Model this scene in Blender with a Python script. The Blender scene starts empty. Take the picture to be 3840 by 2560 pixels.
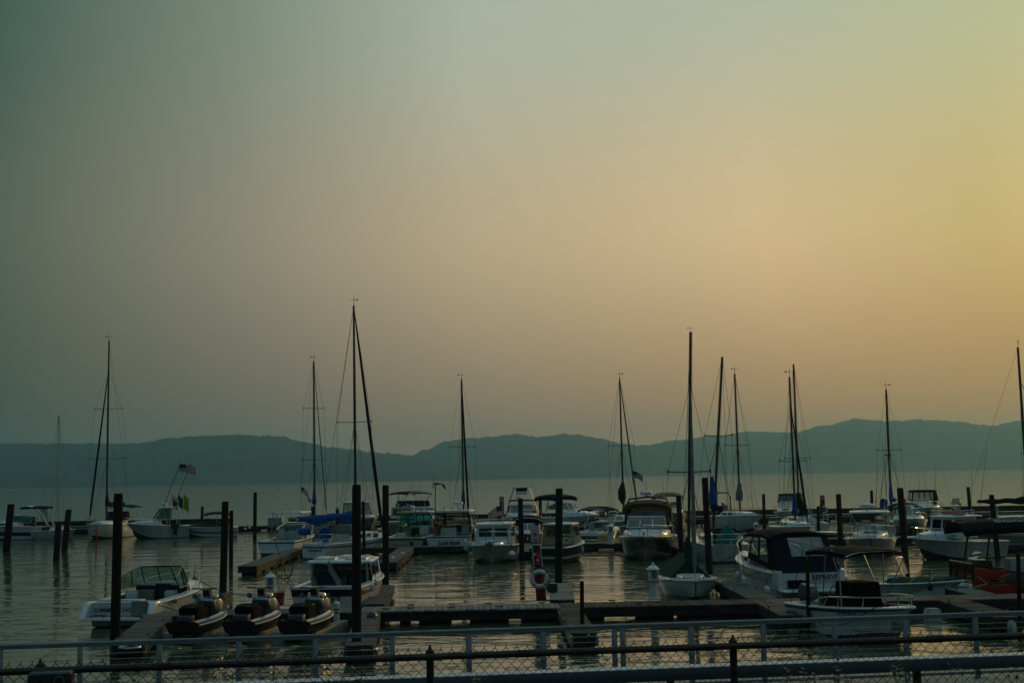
import bpy, bmesh, math, random
from mathutils import Vector, Matrix
R = math.radians
random.seed(7)
sc = bpy.context.scene
COL = sc.collection

# ------------------------------------------------------------------ camera
F = 5000.0                      # focal length in photograph pixels (3840 x 2560)
CAM = Vector((0, 0, 5.0))
TH, RO = R(5.79), R(1.06)
_f = Vector((0, math.cos(TH), math.sin(TH)))
_r0 = Vector((1, 0, 0)); _u0 = Vector((0, -math.sin(TH), math.cos(TH)))
_r = _r0*math.cos(RO) - _u0*math.sin(RO)
_u = _r0*math.sin(RO) + _u0*math.cos(RO)
cd = bpy.data.cameras.new('camera'); cam = bpy.data.objects.new('camera', cd); COL.objects.link(cam)
cd.sensor_width = 36; cd.lens = F/3840*36; cd.clip_start = .1; cd.clip_end = 40000
M = Matrix((_r, _u, -_f)).transposed().to_4x4(); M.translation = CAM
cam.matrix_world = M
sc.camera = cam

# ------------------------------------------------------------------ world, sun, exposure
SUN_AZ, SUN_EL = R(35), R(12)
SUN = Vector((math.sin(SUN_AZ)*math.cos(SUN_EL), math.cos(SUN_AZ)*math.cos(SUN_EL), math.sin(SUN_EL)))
w = bpy.data.worlds.new('World'); sc.world = w; w.use_nodes = True
nt = w.node_tree; nt.nodes.clear()
def N(t, **k):
    n = nt.nodes.new(t)
    for a, b in k.items(): setattr(n, a, b)
    return n
def LK(a, b): nt.links.new(a, b)
tc = N('ShaderNodeTexCoord')
dot = N('ShaderNodeVectorMath', operation='DOT_PRODUCT'); LK(tc.outputs['Generated'], dot.inputs[0]); dot.inputs[1].default_value = SUN
clampd = N('ShaderNodeClamp'); clampd.inputs[1].default_value = -1; LK(dot.outputs['Value'], clampd.inputs[0])
ac = N('ShaderNodeMath', operation='ARCCOSINE'); LK(clampd.outputs[0], ac.inputs[0])
an = N('ShaderNodeMath', operation='DIVIDE'); LK(ac.outputs[0], an.inputs[0]); an.inputs[1].default_value = math.pi
sep = N('ShaderNodeSeparateXYZ'); LK(tc.outputs['Generated'], sep.inputs[0])
el = N('ShaderNodeMath', operation='ARCSINE'); LK(sep.outputs['Z'], el.inputs[0])
def ramp(stops):
    r = N('ShaderNodeValToRGB'); cr = r.color_ramp; cr.interpolation = 'LINEAR'
    while len(cr.elements) > 1: cr.elements.remove(cr.elements[-1])
    for i, (deg, c) in enumerate(stops):
        e = cr.elements[0] if i == 0 else cr.elements.new(deg/180)
        e.position = deg/180; e.color = (*c, 1)
    LK(an.outputs[0], r.inputs[0]); return r.outputs[0]
BACK = (.010, .027, .034)
SKY = {'lo': [(0, (0.5, 0.36, 0.14)), (15, (0.4839, 0.242, 0.06805)), (24, (0.4548, 0.2453, 0.09538)), (36, (0.3246, 0.2163, 0.124)), (46, (0.1901, 0.1489, 0.1004)), (57, (0.05553, 0.0734, 0.04377)), (80, (.03, .044, .042)), (130, BACK)],
 'mi': [(0, (0.85, 0.62, 0.26)), (15, (0.59, 0.4441, 0.1706)), (24, (0.7178, 0.5175, 0.267)), (36, (0.5297, 0.4093, 0.2489)), (46, (0.2742, 0.2452, 0.1732)), (57, (0.05833, 0.09611, 0.06589)), (80, (.034, .052, .05)), (130, BACK)],
 'hi': [(0, (0.62, 0.6, 0.34)), (15, (0.457, 0.5014, 0.2922)), (24, (0.4534, 0.4881, 0.3574)), (36, (0.419, 0.465, 0.3646)), (46, (0.1928, 0.24, 0.1788)), (57, (0.01055, 0.06483, 0.04889)), (80, (.04, .064, .064)), (130, BACK)]}
lo, mi, hi = ramp(SKY['lo']), ramp(SKY['mi']), ramp(SKY['hi'])
ze = (.20, .345, .41)
def stage(a, b, e0, e1):
    mr = N('ShaderNodeMapRange', interpolation_type='SMOOTHSTEP'); LK(el.outputs[0], mr.inputs[0])
    mr.inputs[1].default_value = R(e0); mr.inputs[2].default_value = R(e1)
    mx = N('ShaderNodeMix', data_type='RGBA'); LK(mr.outputs[0], mx.inputs[0]); LK(a, mx.inputs[6])
    if isinstance(b, tuple): mx.inputs[7].default_value = (*b, 1)
    else: LK(b, mx.inputs[7])
    return mx.outputs[2]
skyc = stage(stage(stage(lo, mi, 1.5, 11), hi, 9, 20), ze, 21, 66)
nis = N('ShaderNodeTexSky', sky_type='NISHITA', sun_disc=False, sun_elevation=SUN_EL, sun_rotation=SUN_AZ, air_density=1.5, dust_density=6)
bg1 = N('ShaderNodeBackground'); LK(skyc, bg1.inputs[0]); bg1.inputs[1].default_value = 1.0
bg2 = N('ShaderNodeBackground'); LK(nis.outputs[0], bg2.inputs[0]); bg2.inputs[1].default_value = 0.002
ad = N('ShaderNodeAddShader'); LK(bg1.outputs[0], ad.inputs[0]); LK(bg2.outputs[0], ad.inputs[1])
wo = N('ShaderNodeOutputWorld'); LK(ad.outputs[0], wo.inputs[0])
sl = bpy.data.lights.new('sun', 'SUN'); so = bpy.data.objects.new('sun', sl); COL.objects.link(so)
sl.energy = .4; sl.angle = R(1.2); sl.color = (1, .5, .16)
so.rotation_euler = SUN.to_track_quat('Z', 'Y').to_euler()
so.location = (60, 60, 60)
vs = sc.view_settings; vs.view_transform = 'Standard'; vs.look = 'None'; vs.exposure = 0; vs.gamma = 1
sc.cycles.volume_bounces = 1; sc.cycles.max_bounces = 8; sc.cycles.transparent_max_bounces = 16

# ------------------------------------------------------------------ photograph pixel -> place
def ray(x, y): return _f + _r*((x-1920)/F) - _u*((y-1280)/F)
def W(x, y, z=0.0):
    d = ray(x, y); t = (z-CAM.z)/d.z
    return CAM + d*t
def PD(x, y, Y):
    d = ray(x, y); return CAM + d*(Y/d.y)

# ------------------------------------------------------------------ materials
MATS = {}
def mat(name, col, rough=.5, metal=0, var=.12, vscale=4, stretch=(1, 1, 1), rnd=0, spec=.5, bump=0, coat=0, alt=None):
    m = bpy.data.materials.new(name); m.use_nodes = True; t = m.node_tree; b = t.nodes['Principled BSDF']
    b.inputs['Roughness'].default_value = rough; b.inputs['Metallic'].default_value = metal
    b.inputs['Specular IOR Level'].default_value = spec
    if coat: b.inputs['Coat Weight'].default_value = coat; b.inputs['Coat Roughness'].default_value = .08
    co = t.nodes.new('ShaderNodeTexCoord'); mp = t.nodes.new('ShaderNodeMapping'); mp.inputs['Scale'].default_value = stretch
    t.links.new(co.outputs['Object'], mp.inputs[0])
    n = t.nodes.new('ShaderNodeTexNoise'); n.inputs['Scale'].default_value = vscale; n.inputs['Detail'].default_value = 5
    t.links.new(mp.outputs[0], n.inputs[0])
    cr = t.nodes.new('ShaderNodeValToRGB'); e = cr.color_ramp.elements
    e[0].position = .3; e[1].position = .7
    a = alt or tuple(c*(1-2*var) for c in col)
    e[0].color = (*a, 1); e[1].color = (*[min(1, c*(1+var*.5)) for c in col], 1)
    t.links.new(n.outputs[0], cr.inputs[0]); out = cr.outputs[0]
    if rnd:
        oi = t.nodes.new('ShaderNodeObjectInfo'); mr = t.nodes.new('ShaderNodeMapRange')
        mr.inputs[3].default_value = 1-rnd; mr.inputs[4].default_value = 1+rnd
        t.links.new(oi.outputs['Random'], mr.inputs[0])
        mu = t.nodes.new('ShaderNodeMix'); mu.data_type = 'RGBA'; mu.blend_type = 'MULTIPLY'; mu.inputs[0].default_value = 1
        t.links.new(out, mu.inputs[6]); cb = t.nodes.new('ShaderNodeCombineColor')
        for i in range(3): t.links.new(mr.outputs[0], cb.inputs[i])
        t.links.new(cb.outputs[0], mu.inputs[7]); out = mu.outputs[2]
    t.links.new(out, b.inputs['Base Color'])
    if bump:
        bp = t.nodes.new('ShaderNodeBump'); bp.inputs['Strength'].default_value = bump; bp.inputs['Distance'].default_value = .02
        t.links.new(n.outputs[0], bp.inputs['Height']); t.links.new(bp.outputs[0], b.inputs['Normal'])
    MATS[name] = m; return m
mat('white', (.70, .71, .69), .22, var=.06, vscale=1.5, stretch=(1, 1, .3), coat=.3)
mat('old_white', (.52, .53, .5), .4, var=.12, vscale=2, stretch=(1, 1, .3))
mat('cream', (.55, .50, .38), .35, var=.08, vscale=2)
mat('tan', (.34, .24, .12), .5, var=.12, vscale=3)
mat('hull_grey', (.2, .21, .21), .35, var=.1)
mat('bottom', (.03, .035, .045), .7, var=.3)
mat('bottom_pale', (.36, .36, .33), .5, var=.1)
mat('navy', (.010, .014, .034), .15, var=.1, coat=.4)
mat('hull_black', (.010, .011, .012), .25, var=.2)
mat('hull_green', (.008, .022, .018), .3, var=.2)
mat('red_stripe', (.4, .02, .02), .4)
mat('blue_stripe', (.02, .06, .22), .4)
mat('navy_cloth', (.006, .008, .022), .85, spec=.08, var=.25, vscale=3, bump=.25)
mat('black_cloth', (.005, .005, .006), .85, spec=.08, var=.25, vscale=3, bump=.2)
mat('blue_cloth', (.012, .085, .34), .8, spec=.08, var=.25, vscale=5, bump=.5)
mat('teal_cloth', (.012, .17, .17), .8, spec=.08, var=.2, vscale=5, bump=.4)
mat('green_cloth', (.010, .045, .028), .85, spec=.08, var=.3, vscale=4, bump=.5)
mat('brown_cloth', (.06, .038, .024), .85, spec=.08, var=.15, vscale=3, bump=.2)
mat('tan_cloth', (.17, .13, .085), .85, spec=.08, var=.15, vscale=3, bump=.2)
mat('grey_cloth', (.2, .2, .19), .85, spec=.08, var=.2, vscale=4, bump=.4)
mat('rose_cloth', (.45, .25, .16), .8, spec=.08, var=.1)
mat('mesh_canvas', (.16, .13, .10), .7, var=.2, vscale=6)
mat('steel', (.62, .63, .62), .18, 1, var=.05)
mat('alum', (.42, .44, .44), .38, .9, var=.1)
mat('mast', (.06, .065, .068), .4, .3, var=.15)
mat('mast_pale', (.5, .51, .5), .4, .1, var=.08)
mat('wire', (.06, .06, .06), .5, .3, var=.05)
mat('black_plastic', (.006, .006, .007), .4, var=.2)
mat('dark_plastic', (.035, .036, .038), .4, var=.2)
mat('white_plastic', (.62, .63, .62), .35, var=.06)
mat('vinyl_seat', (.45, .46, .45), .45, var=.08)
mat('blue_seat', (.01, .018, .06), .6, var=.15)
mat('red', (.42, .012, .010), .45, var=.15)
mat('buoy_orange', (.45, .05, .02), .45, var=.12)
mat('orange_red', (.42, .028, .006), .35, var=.1)
mat('flag_red', (.38, .015, .02), .8, var=.05)
mat('flag_white', (.6, .6, .58), .8, var=.05)
mat('flag_blue', (.012, .02, .10), .8, var=.05)
mat('flag_green', (.008, .07, .035), .8, var=.05)
mat('flag_lime', (.32, .36, .01), .8, var=.05)
mat('yellow', (.5, .3, .02), .6)
mat('rope_pale', (.42, .40, .34), .9)
mat('rope_dark', (.02, .02, .022), .9)
mat('ink', (.008, .011, .02), .5, var=.05)
mat('ink_blue', (.02, .05, .13), .5, var=.05)
mat('ink_grey', (.16, .19, .2), .5, var=.05)
mat('piling', (.026, .019, .012), .85, var=.35, vscale=3, stretch=(3, 3, .35), rnd=.3, bump=.6, alt=(.009, .008, .006), spec=.2)
mat('plank_grey', (.22, .205, .18), .8, spec=.2, var=.2, vscale=5, stretch=(6, .5, 1), rnd=.22, bump=.3)
mat('plank_brown', (.085, .066, .05), .85, spec=.2, var=.3, vscale=5, stretch=(6, .5, 1), rnd=.45, bump=.4)
mat('plank_worn', (.13, .115, .098), .85, spec=.2, var=.25, vscale=5, stretch=(.5, 6, 1), rnd=.25, bump=.3)
mat('fascia', (.04, .04, .036), .85, spec=.2, var=.35, vscale=3, stretch=(.6, 2, 4), bump=.4, rnd=.2)
mat('algae_wood', (.085, .075, .022), .85, var=.4, vscale=5, stretch=(2, 2, .5), bump=.5, rnd=.2, alt=(.03, .026, .012))
mat('float_dark', (.012, .013, .013), .7, var=.2)
mat('foam', (.36, .37, .34), .8, var=.2, vscale=6, rnd=.15)
mat('ski_float', (.16, .165, .15), .6, var=.2, vscale=3, rnd=.1)
mat('deck_far', (.075, .075, .066), .85, var=.25, vscale=4, stretch=(1, 1, 1))
mat('rail_grey', (.16, .19, .215), .45, .2, var=.12, vscale=3)
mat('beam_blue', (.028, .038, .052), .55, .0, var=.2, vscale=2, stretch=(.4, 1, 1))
mat('beam_lit_top', (.5, .52, .52), .55, 0, var=.15, vscale=3)  # top of the guard beam, light on it put into the colour
mat('rust_pipe', (.05, .032, .022), .75, .2, var=.4, vscale=8, alt=(.02, .014, .011))
mat('chain_wire', (.05, .042, .035), .7, .3, var=.3, vscale=10)
mat('concrete', (.34, .30, .235), .9, var=.2, vscale=1.2, bump=.2)
mat('soil', (.06, .055, .04), .95, var=.3)
mat('leaf', (.11, .16, .03), .6, var=.35, vscale=9, rnd=.2)
mat('stem', (.06, .06, .02), .8)
mat('forest', (.026, .05, .034), .95, var=.45, vscale=.012, spec=.05, alt=(.012, .026, .02))
mat('foam_wake', (.7, .72, .7), .9)
mat('jet_grey', (.17, .175, .17), .2, .5, var=.1, coat=.5)
mat('jet_blue', (.025, .05, .2), .2, .2, var=.1, coat=.5)
mat('jet_green', (.01, .32, .06), .3)
mat('mirror_blue', (.10, .3, .42), .12, .7, var=.05)
def glass_mat(name, tint, gl=1.0, fac=.12):
    m = bpy.data.materials.new(name); m.use_nodes = True; t = m.node_tree; t.nodes.clear()
    tr = t.nodes.new('ShaderNodeBsdfTransparent'); tr.inputs[0].default_value = (*tint, 1)
    g = t.nodes.new('ShaderNodeBsdfGlossy'); g.inputs['Roughness'].default_value = .04; g.inputs[0].default_value = (gl, gl, gl, 1)
    lw = t.nodes.new('ShaderNodeLayerWeight'); pw = t.nodes.new('ShaderNodeMath'); pw.operation = 'POWER'; pw.inputs[1].default_value = 4; t.links.new(lw.outputs['Facing'], pw.inputs[0])
    ma = t.nodes.new('ShaderNodeMath'); ma.operation = 'MULTIPLY_ADD'; ma.inputs[1].default_value = .75; ma.inputs[2].default_value = fac+.04; ma.use_clamp = True
    t.links.new(pw.outputs[0], ma.inputs[0])
    mx = t.nodes.new('ShaderNodeMixShader'); t.links.new(ma.outputs[0], mx.inputs[0]); t.links.new(tr.outputs[0], mx.inputs[1]); t.links.new(g.outputs[0], mx.inputs[2])
    o = t.nodes.new('ShaderNodeOutputMaterial'); t.links.new(mx.outputs[0], o.inputs[0]); MATS[name] = m
glass_mat('glass', (.30, .46, .42), .9, .06)
glass_mat('glass_dark', (.05, .08, .085), .9, .05)
glass_mat('glass_teal', (.12, .42, .42), .9, .06)
glass_mat('vinyl', (.62, .62, .55), .8, .07)
glass_mat('vinyl_smoke', (.30, .25, .19), .8, .05)

# ------------------------------------------------------------------ mesh builder
class MB:
    def __init__(s): s.v = []; s.f = []; s.m = []
    def add(s, vs, fs, mi=0):
        o = len(s.v); s.v += [tuple(p) for p in vs]
        for q in fs: s.f.append(tuple(i+o for i in q)); s.m.append(mi)
        return s
    def box(s, c, d, mi=0, rz=0, M=None):
        x, y, z = (k/2 for k in d); P = [Vector((a*x, b*y, e*z)) for a, b, e in ((-1,-1,-1),(1,-1,-1),(1,1,-1),(-1,1,-1),(-1,-1,1),(1,-1,1),(1,1,1),(-1,1,1))]
        if rz: P = [Matrix.Rotation(rz, 3, 'Z') @ p for p in P]
        if M is not None: P = [M @ p for p in P]
        return s.add([p+Vector(c) for p in P], [(0,3,2,1),(4,5,6,7),(0,1,5,4),(1,2,6,5),(2,3,7,6),(3,0,4,7)], mi)
    def hexa(s, P, mi=0): return s.add(P, [(0,3,2,1),(4,5,6,7),(0,1,5,4),(1,2,6,5),(2,3,7,6),(3,0,4,7)], mi)
    def cbox(s, c, d, ch=.03, mi=0, rz=0):
        """box with chamfered vertical and top edges"""
        x, y, z = (k/2 for k in d)
        def ring(zz, i):
            a, b = x-i, y-i; k = ch
            return [(-a+k,-b,zz),(a-k,-b,zz),(a,-b+k,zz),(a,b-k,zz),(a-k,b,zz),(-a+k,b,zz),(-a,b-k,zz),(-a,-b+k,zz)]
        rs = [ring(-z, 0), ring(z-ch, 0), ring(z, ch*.7)]
        P = [Vector(p) for r in rs for p in r]
        if rz: P = [Matrix.Rotation(rz, 3, 'Z') @ p for p in P]
        fs = [tuple(range(7, -1, -1)), tuple(range(16, 24))]
        for k in range(2):
            for i in range(8): j = (i+1) % 8; fs.append((k*8+i, k*8+j, k*8+8+j, k*8+8+i))
        return s.add([p+Vector(c) for p in P], fs, mi)
    def tube(s, pts, r, n=6, mi=0, closed=False):
        pts = [Vector(p) for p in pts]; rr = r if isinstance(r, (list, tuple)) else [r]*len(pts)
        V = []; t0 = None; nrm = None
        for i, p in enumerate(pts):
            if closed: t = pts[(i+1) % len(pts)]-pts[i-1]
            else: t = pts[min(i+1, len(pts)-1)]-pts[max(i-1, 0)]
            if t.length < 1e-9: t = Vector((0, 0, 1))
            t.normalize()
            if nrm is None: nrm = t.orthogonal().normalized()
            else:
                nrm = nrm - t*nrm.dot(t)
                nrm = nrm.normalized() if nrm.length > 1e-6 else t.orthogonal().normalized()
            b = t.cross(nrm)
            for k in range(n):
                a = 2*math.pi*k/n; V.append(p+nrm*(math.cos(a)*rr[i])+b*(math.sin(a)*rr[i]))
        fs = []; m_ = len(pts)
        for i in range(m_ if closed else m_-1):
            for k in range(n):
                a, b2 = i*n+k, i*n+(k+1) % n; j = ((i+1) % m_)*n
                fs.append((a, b2, j+(k+1) % n, j+k))
        if not closed: fs += [tuple(range(n-1, -1, -1)), tuple((m_-1)*n+k for k in range(n))]
        return s.add(V, fs, mi)
    def grid(s, rows, mi=0, flip=False):
        n = len(rows[0]); V = [p for r in rows for p in r]; fs = []
        for i in range(len(rows)-1):
            for k in range(n-1):
                q = (i*n+k, i*n+k+1, (i+1)*n+k+1, (i+1)*n+k); fs.append(q[::-1] if flip else q)
        return s.add(V, fs, mi)
    def lathe(s, prof, c=(0, 0, 0), n=12, mi=0, M=None):
        V = []; fs = []; c = Vector(c)
        for r, z in prof:
            for k in range(n):
                p = Vector((r*math.cos(2*math.pi*k/n), r*math.sin(2*math.pi*k/n), z))
                V.append((M @ p if M is not None else p)+c)
        for i in range(len(prof)-1):
            for k in range(n): fs.append((i*n+k, i*n+(k+1) % n, (i+1)*n+(k+1) % n, (i+1)*n+k))
        fs += [tuple(range(n-1, -1, -1)), tuple((len(prof)-1)*n+k for k in range(n))]
        return s.add(V, fs, mi)
    def slab(s, x0, x1, w, z, th, crown=.06, r=.2, mi=0, w1=None, n=5):
        """rounded roof panel with a crowned top; w at x0, w1 at x1"""
        w1 = w if w1 is None else w1; out = []
        def corner(cx, cy, sx, sy, a0):
            for k in range(n+1):
                a = a0 + k*math.pi/2/n; out.append((cx+r*math.cos(a), cy+r*math.sin(a)))
        corner(x1-r, w1/2-r, 1, 1, 0); corner(x0+r, w/2-r, -1, 1, math.pi/2); corner(x0+r, -w/2+r, -1, -1, math.pi); corner(x1-r, -w1/2+r, 1, -1, 1.5*math.pi)
        cx = (x0+x1)/2; hw = max(w, w1)/2; L = len(out)
        def zz(x, y, k): return z + crown*(1-(y*k/hw)**2)*(1-.5*((x-cx)*k/((x1-x0)/2))**2)
        rings = [[(x, y, z) for x, y in out], [(x, y, z+th*.6) for x, y in out], [(cx+(x-cx)*.97, y*.97, z+th) for x, y in out]]
        for k in (.7, .35): rings.append([(cx+(x-cx)*k, y*k, th+zz(x, y, k)) for x, y in out])
        V = [p for g in rings for p in g]; fs = [tuple(range(L-1, -1, -1))]
        for i in range(len(rings)-1):
            for k in range(L): fs.append((i*L+k, i*L+(k+1) % L, (i+1)*L+(k+1) % L, (i+1)*L+k))
        fs.append(tuple((len(rings)-1)*L+k for k in range(L)))
        return s.add(V, fs, mi)
    def mesh(s, name, mats, ang=40, bevel=0):
        me = bpy.data.meshes.new(name); me.from_pydata(s.v, [], s.f); me.update()
        for mm in (mats if isinstance(mats, (list, tuple)) else [mats]): me.materials.append(MATS[mm])
        me.polygons.foreach_set('material_index', s.m)
        if bevel:
            bm = bmesh.new(); bm.from_mesh(me); bmesh.ops.remove_doubles(bm, verts=bm.verts, dist=1e-5)
            ed = [e for e in bm.edges if e.is_manifold and e.calc_face_angle(0) > R(30)]
            bmesh.ops.bevel(bm, geom=ed, offset=bevel, segments=2, affect='EDGES', profile=.6, clamp_overlap=True)
            bm.to_mesh(me); bm.free()
        me.polygons.foreach_set('use_smooth', [True]*len(me.polygons)); me.set_sharp_from_angle(angle=R(ang)); me.update()
        return me
    def build(s, name, mats, parent=None, ang=40, bevel=0, loc=None):
        o = bpy.data.objects.new(name, s.mesh(name, mats, ang, bevel)); COL.objects.link(o)
        if parent is not None: o.parent = parent
        if loc is not None: o.location = loc
        return o
def tag(o, label=None, cat=None, group=None, kind=None):
    for k, v in (('label', label), ('category', cat), ('group', group), ('kind', kind)):
        if v: o[k] = v
    return o
def empty(name, loc, rz=0, label=None, cat=None, group=None):
    o = bpy.data.objects.new(name, None); COL.objects.link(o); o.location = loc; o.rotation_euler = (0, 0, rz)
    o.empty_display_size = .2
    return tag(o, label, cat, group)
def inst(name, me, parent, loc, rot=(0, 0, 0), scale=(1, 1, 1)):
    o = bpy.data.objects.new(name, me); COL.objects.link(o); o.parent = parent; o.location = loc; o.rotation_euler = rot; o.scale = scale
    return o
def text(body, size, loc, right, up, m, parent, shear=0, name='lettering', sx=1.0, bold=0, align='CENTER'):
    c = bpy.data.curves.new(name, 'FONT'); c.body = body; c.size = size; c.shear = shear; c.align_x = align; c.align_y = 'CENTER'
    c.extrude = .004; c.offset = bold; c.resolution_u = 3; c.materials.append(MATS[m])
    fo = bpy.data.objects.new(name+'_font', c); COL.objects.link(fo)
    me = bpy.data.meshes.new_from_object(fo.evaluated_get(bpy.context.evaluated_depsgraph_get())); bpy.data.objects.remove(fo); bpy.data.curves.remove(c)
    me.name = name; o = bpy.data.objects.new(name, me); COL.objects.link(o); o.parent = parent
    r = Vector(right).normalized(); u = Vector(up); u = (u-r*u.dot(r)).normalized(); n = r.cross(u)
    Mx = Matrix((r*sx, u, n)).transposed().to_4x4(); Mx.translation = Vector(loc); o.matrix_local = Mx
    return o
def lerp(a, b, t): return a+(b-a)*t
def V3(*a): return Vector(a)
# ------------------------------------------------------------------ boat kit
US = [0, .05, .12, .22, .33, .44, .54, .63, .71, .78, .84, .89, .93, .96, .985, 1.0]
class Boat:
    """x forward from the stern (u = 0) to the bow (u = 1), y to port, z up from the waterline"""
    def __init__(s, name, label, cat, x, y, psi, L, B, fs, fb, anchor='c', group=None, xy=None):
        p = Vector((*xy, 0)) if xy else W(x, y); a = R(psi); d = Vector((math.cos(a), math.sin(a), 0))
        if anchor == 's': p = p + d*(L/2)
        if anchor == 'b': p = p - d*(L/2)
        s.L, s.B, s.fs, s.fb = L, B, fs, fb
        s.root = empty(name, (p.x, p.y, 0), a, label, cat, group)
        s.st, s.um, s.bowp, s.sp = .9, .42, 2.4, 1.8
    def X(s, u): return -s.L/2+s.L*u
    def S(s, u):
        if u < s.um: b = s.B/2*(s.st+(1-s.st)*math.sin(math.pi/2*u/s.um))
        else: b = s.B/2*(1-((u-s.um)/(1-s.um))**s.bowp)
        return s.X(u), max(b, .03), s.fs+(s.fb-s.fs)*u**s.sp
    def hull(s, top='white', bottom='bottom', bands=(), st=.9, um=.42, bowp=2.4, sp=1.8, rake=.13, draft=.3, fl=1.15, sail=False, trk=.12, rub='white', chine=.86):
        s.st, s.um, s.bowp, s.sp = st, um, bowp, sp
        LV = [0, .12, .25, .4, .55, .655, .7, .82, .92, 1.0]
        mats = [top, bottom]+[b[2] for b in bands]; m = MB(); rows = []
        for u in US:
            x, b, zs = s.S(u)
            k = max(0, (u-.72)/.28)**2.3; zk = lerp(-draft, s.fb*.22, k)
            if sail: zc = -.08+.25*max(0, (u-.6)/.4)**2*s.fb; bc = b*(.80-.35*max(0, (u-.5)/.5)); zc += .18*max(0, (.25-u)/.25)
            else: zc = .04+.52*s.fb*max(0, (u-.45)/.55)**1.9; bc = b*(chine-.48*max(0, (u-.52)/.48)**1.2)
            if u == 1: bc = .02
            def xx(lev): return x-rake*s.L*(1-lev)*max(0, (u-.45)/.55)**1.6 + trk*(1-lev)*max(0, 1-u/.12)
            half = [(xx(0), 0.0, zk)]
            for lv in LV:
                e = lv**fl if not sail else math.sin(lv*math.pi/2)**.8
                half.append((xx(.25+.75*lv), bc+(b-bc)*e, zc+(zs-zc)*lv))
            rows.append(half)
        def mi(j):
            if j == 0: return 1
            sm = (LV[j-1]+LV[j])/2
            for q, (a, c, _) in enumerate(bands):
                if a <= sm <= c: return q+2
            return 0
        n = len(rows[0])
        for j in range(n-1):
            m.grid([[r[j], r[j+1]] for r in rows], mi(j), flip=True)
            m.grid([[(r[j][0], -r[j][1], r[j][2]), (r[j+1][0], -r[j+1][1], r[j+1][2])] for r in rows], mi(j))
            a, b = rows[0][j], rows[0][j+1]
            m.add([a, b, (b[0], -b[1], b[2]), (a[0], -a[1], a[2])], [(0, 1, 2, 3)], mi(j))
        s.h = m.build('hull', mats, s.root, ang=32)
        if rub:
            t = MB(); P = [s.S(u) for u in US]
            t.tube([(x, b+.01, z-.03) for x, b, z in P]+[(x, -b-.01, z-.03) for x, b, z in P[::-1]], .03, 5)
            t.build('rub_rail', rub, s.root)
        return s
    def deck(s, uc=0, g=.2, zf=.3, t=.05, mat='white', liner='white', camber=.07, tz=0):
        m = MB(); us = [uc]+[u for u in US if u > uc+.01]; ks = (-1, -.6, 0, .6, 1)
        def row(u):
            x, b, z = s.S(u); return [(x, b*k, z+camber*(1-k*k)*b/(s.B/2)) for k in ks]
        m.grid([row(u) for u in us])
        if uc > 0:
            ua = [0]+[u for u in US if 0 < u < uc-.01]+[uc]
            for q in (1, -1):
                m.grid([[(s.S(u)[0], q*s.S(u)[1], s.S(u)[2]), (s.S(u)[0], q*(s.S(u)[1]-g), s.S(u)[2]+.012)] for u in ua], flip=q > 0)
            x0, b0, z0 = s.S(0); x1, b1, z1 = s.S(t)
            m.add([(x0, b0-g, z0+.012), (x0, -b0+g, z0+.012), (x1, -b1+g, z1+.012+tz), (x1, b1-g, z1+.012+tz)], [(0, 1, 2, 3)])
            l = MB(); ub = [t]+[u for u in ua if u > t]
            for q in (1, -1):
                l.grid([[(s.S(u)[0], q*(s.S(u)[1]-g), s.S(u)[2]+.012), (s.S(u)[0], q*(s.S(u)[1]-g-.03), zf)] for u in ub], flip=q > 0)
            l.grid([[(s.S(u)[0], s.S(u)[1]-g-.03, zf), (s.S(u)[0], -s.S(u)[1]+g+.03, zf)] for u in ub], flip=True)
            for u, f in ((t, 0), (uc, 1)):
                x, b, z = s.S(u); q = [(x, b-g, z+.012), (x, -b+g, z+.012), (x, -b+g+.03, zf), (x, b-g-.03, zf)]
                l.add(q, [(0, 1, 2, 3)])
            l.build('cockpit_liner', liner, s.root)
        m.build('deck', mat, s.root)
        return s
    def trunk(s, u0, u1, h, wf=.72, mat='white', end=.0, p=2.2, name='cabin_top', wins=(), n=9, glass='glass_dark', base=0, e=.45):
        """rounded trunk cabin that follows the plan of the hull and dies into the foredeck"""
        m = MB(); rows = []; N_ = 9
        for i in range(N_+1):
            q = i/N_; u = lerp(u0, u1, q); x, b, z = s.S(u); hw = b*wf; hh = max(.02, h*(1-(1-end)*q**p)); z += base
            rows.append([(x, hw*math.copysign(abs(math.cos(a))**e, math.cos(a)), z-.02+hh*max(0, math.sin(a))**e) for a in [math.pi*k/(n-1) for k in range(n)]])
        m.grid(rows); m.add(rows[0], [tuple(range(n-1, -1, -1))]); m.add(rows[-1], [tuple(range(n))])
        o = m.build(name, mat, s.root, ang=50)
        for a, c, lo, hi in wins:
            for q in (1, -1):
                pts = []
                for k in (a, (a+c)/2, c):
                    u = lerp(u0, u1, k); x, b, z = s.S(u); z += base; hh = max(.02, h*(1-(1-end)*k**p)); pts.append((x, b*wf, z, hh))
                pm = MB()
                pm.grid([[(x, q*(hw+.012), z+hh*lo), (x, q*(hw*(1-.06*hi)+.014), z+hh*hi)] for x, hw, z, hh in pts])
                pm.build('window', glass, o)
        return s
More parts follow.
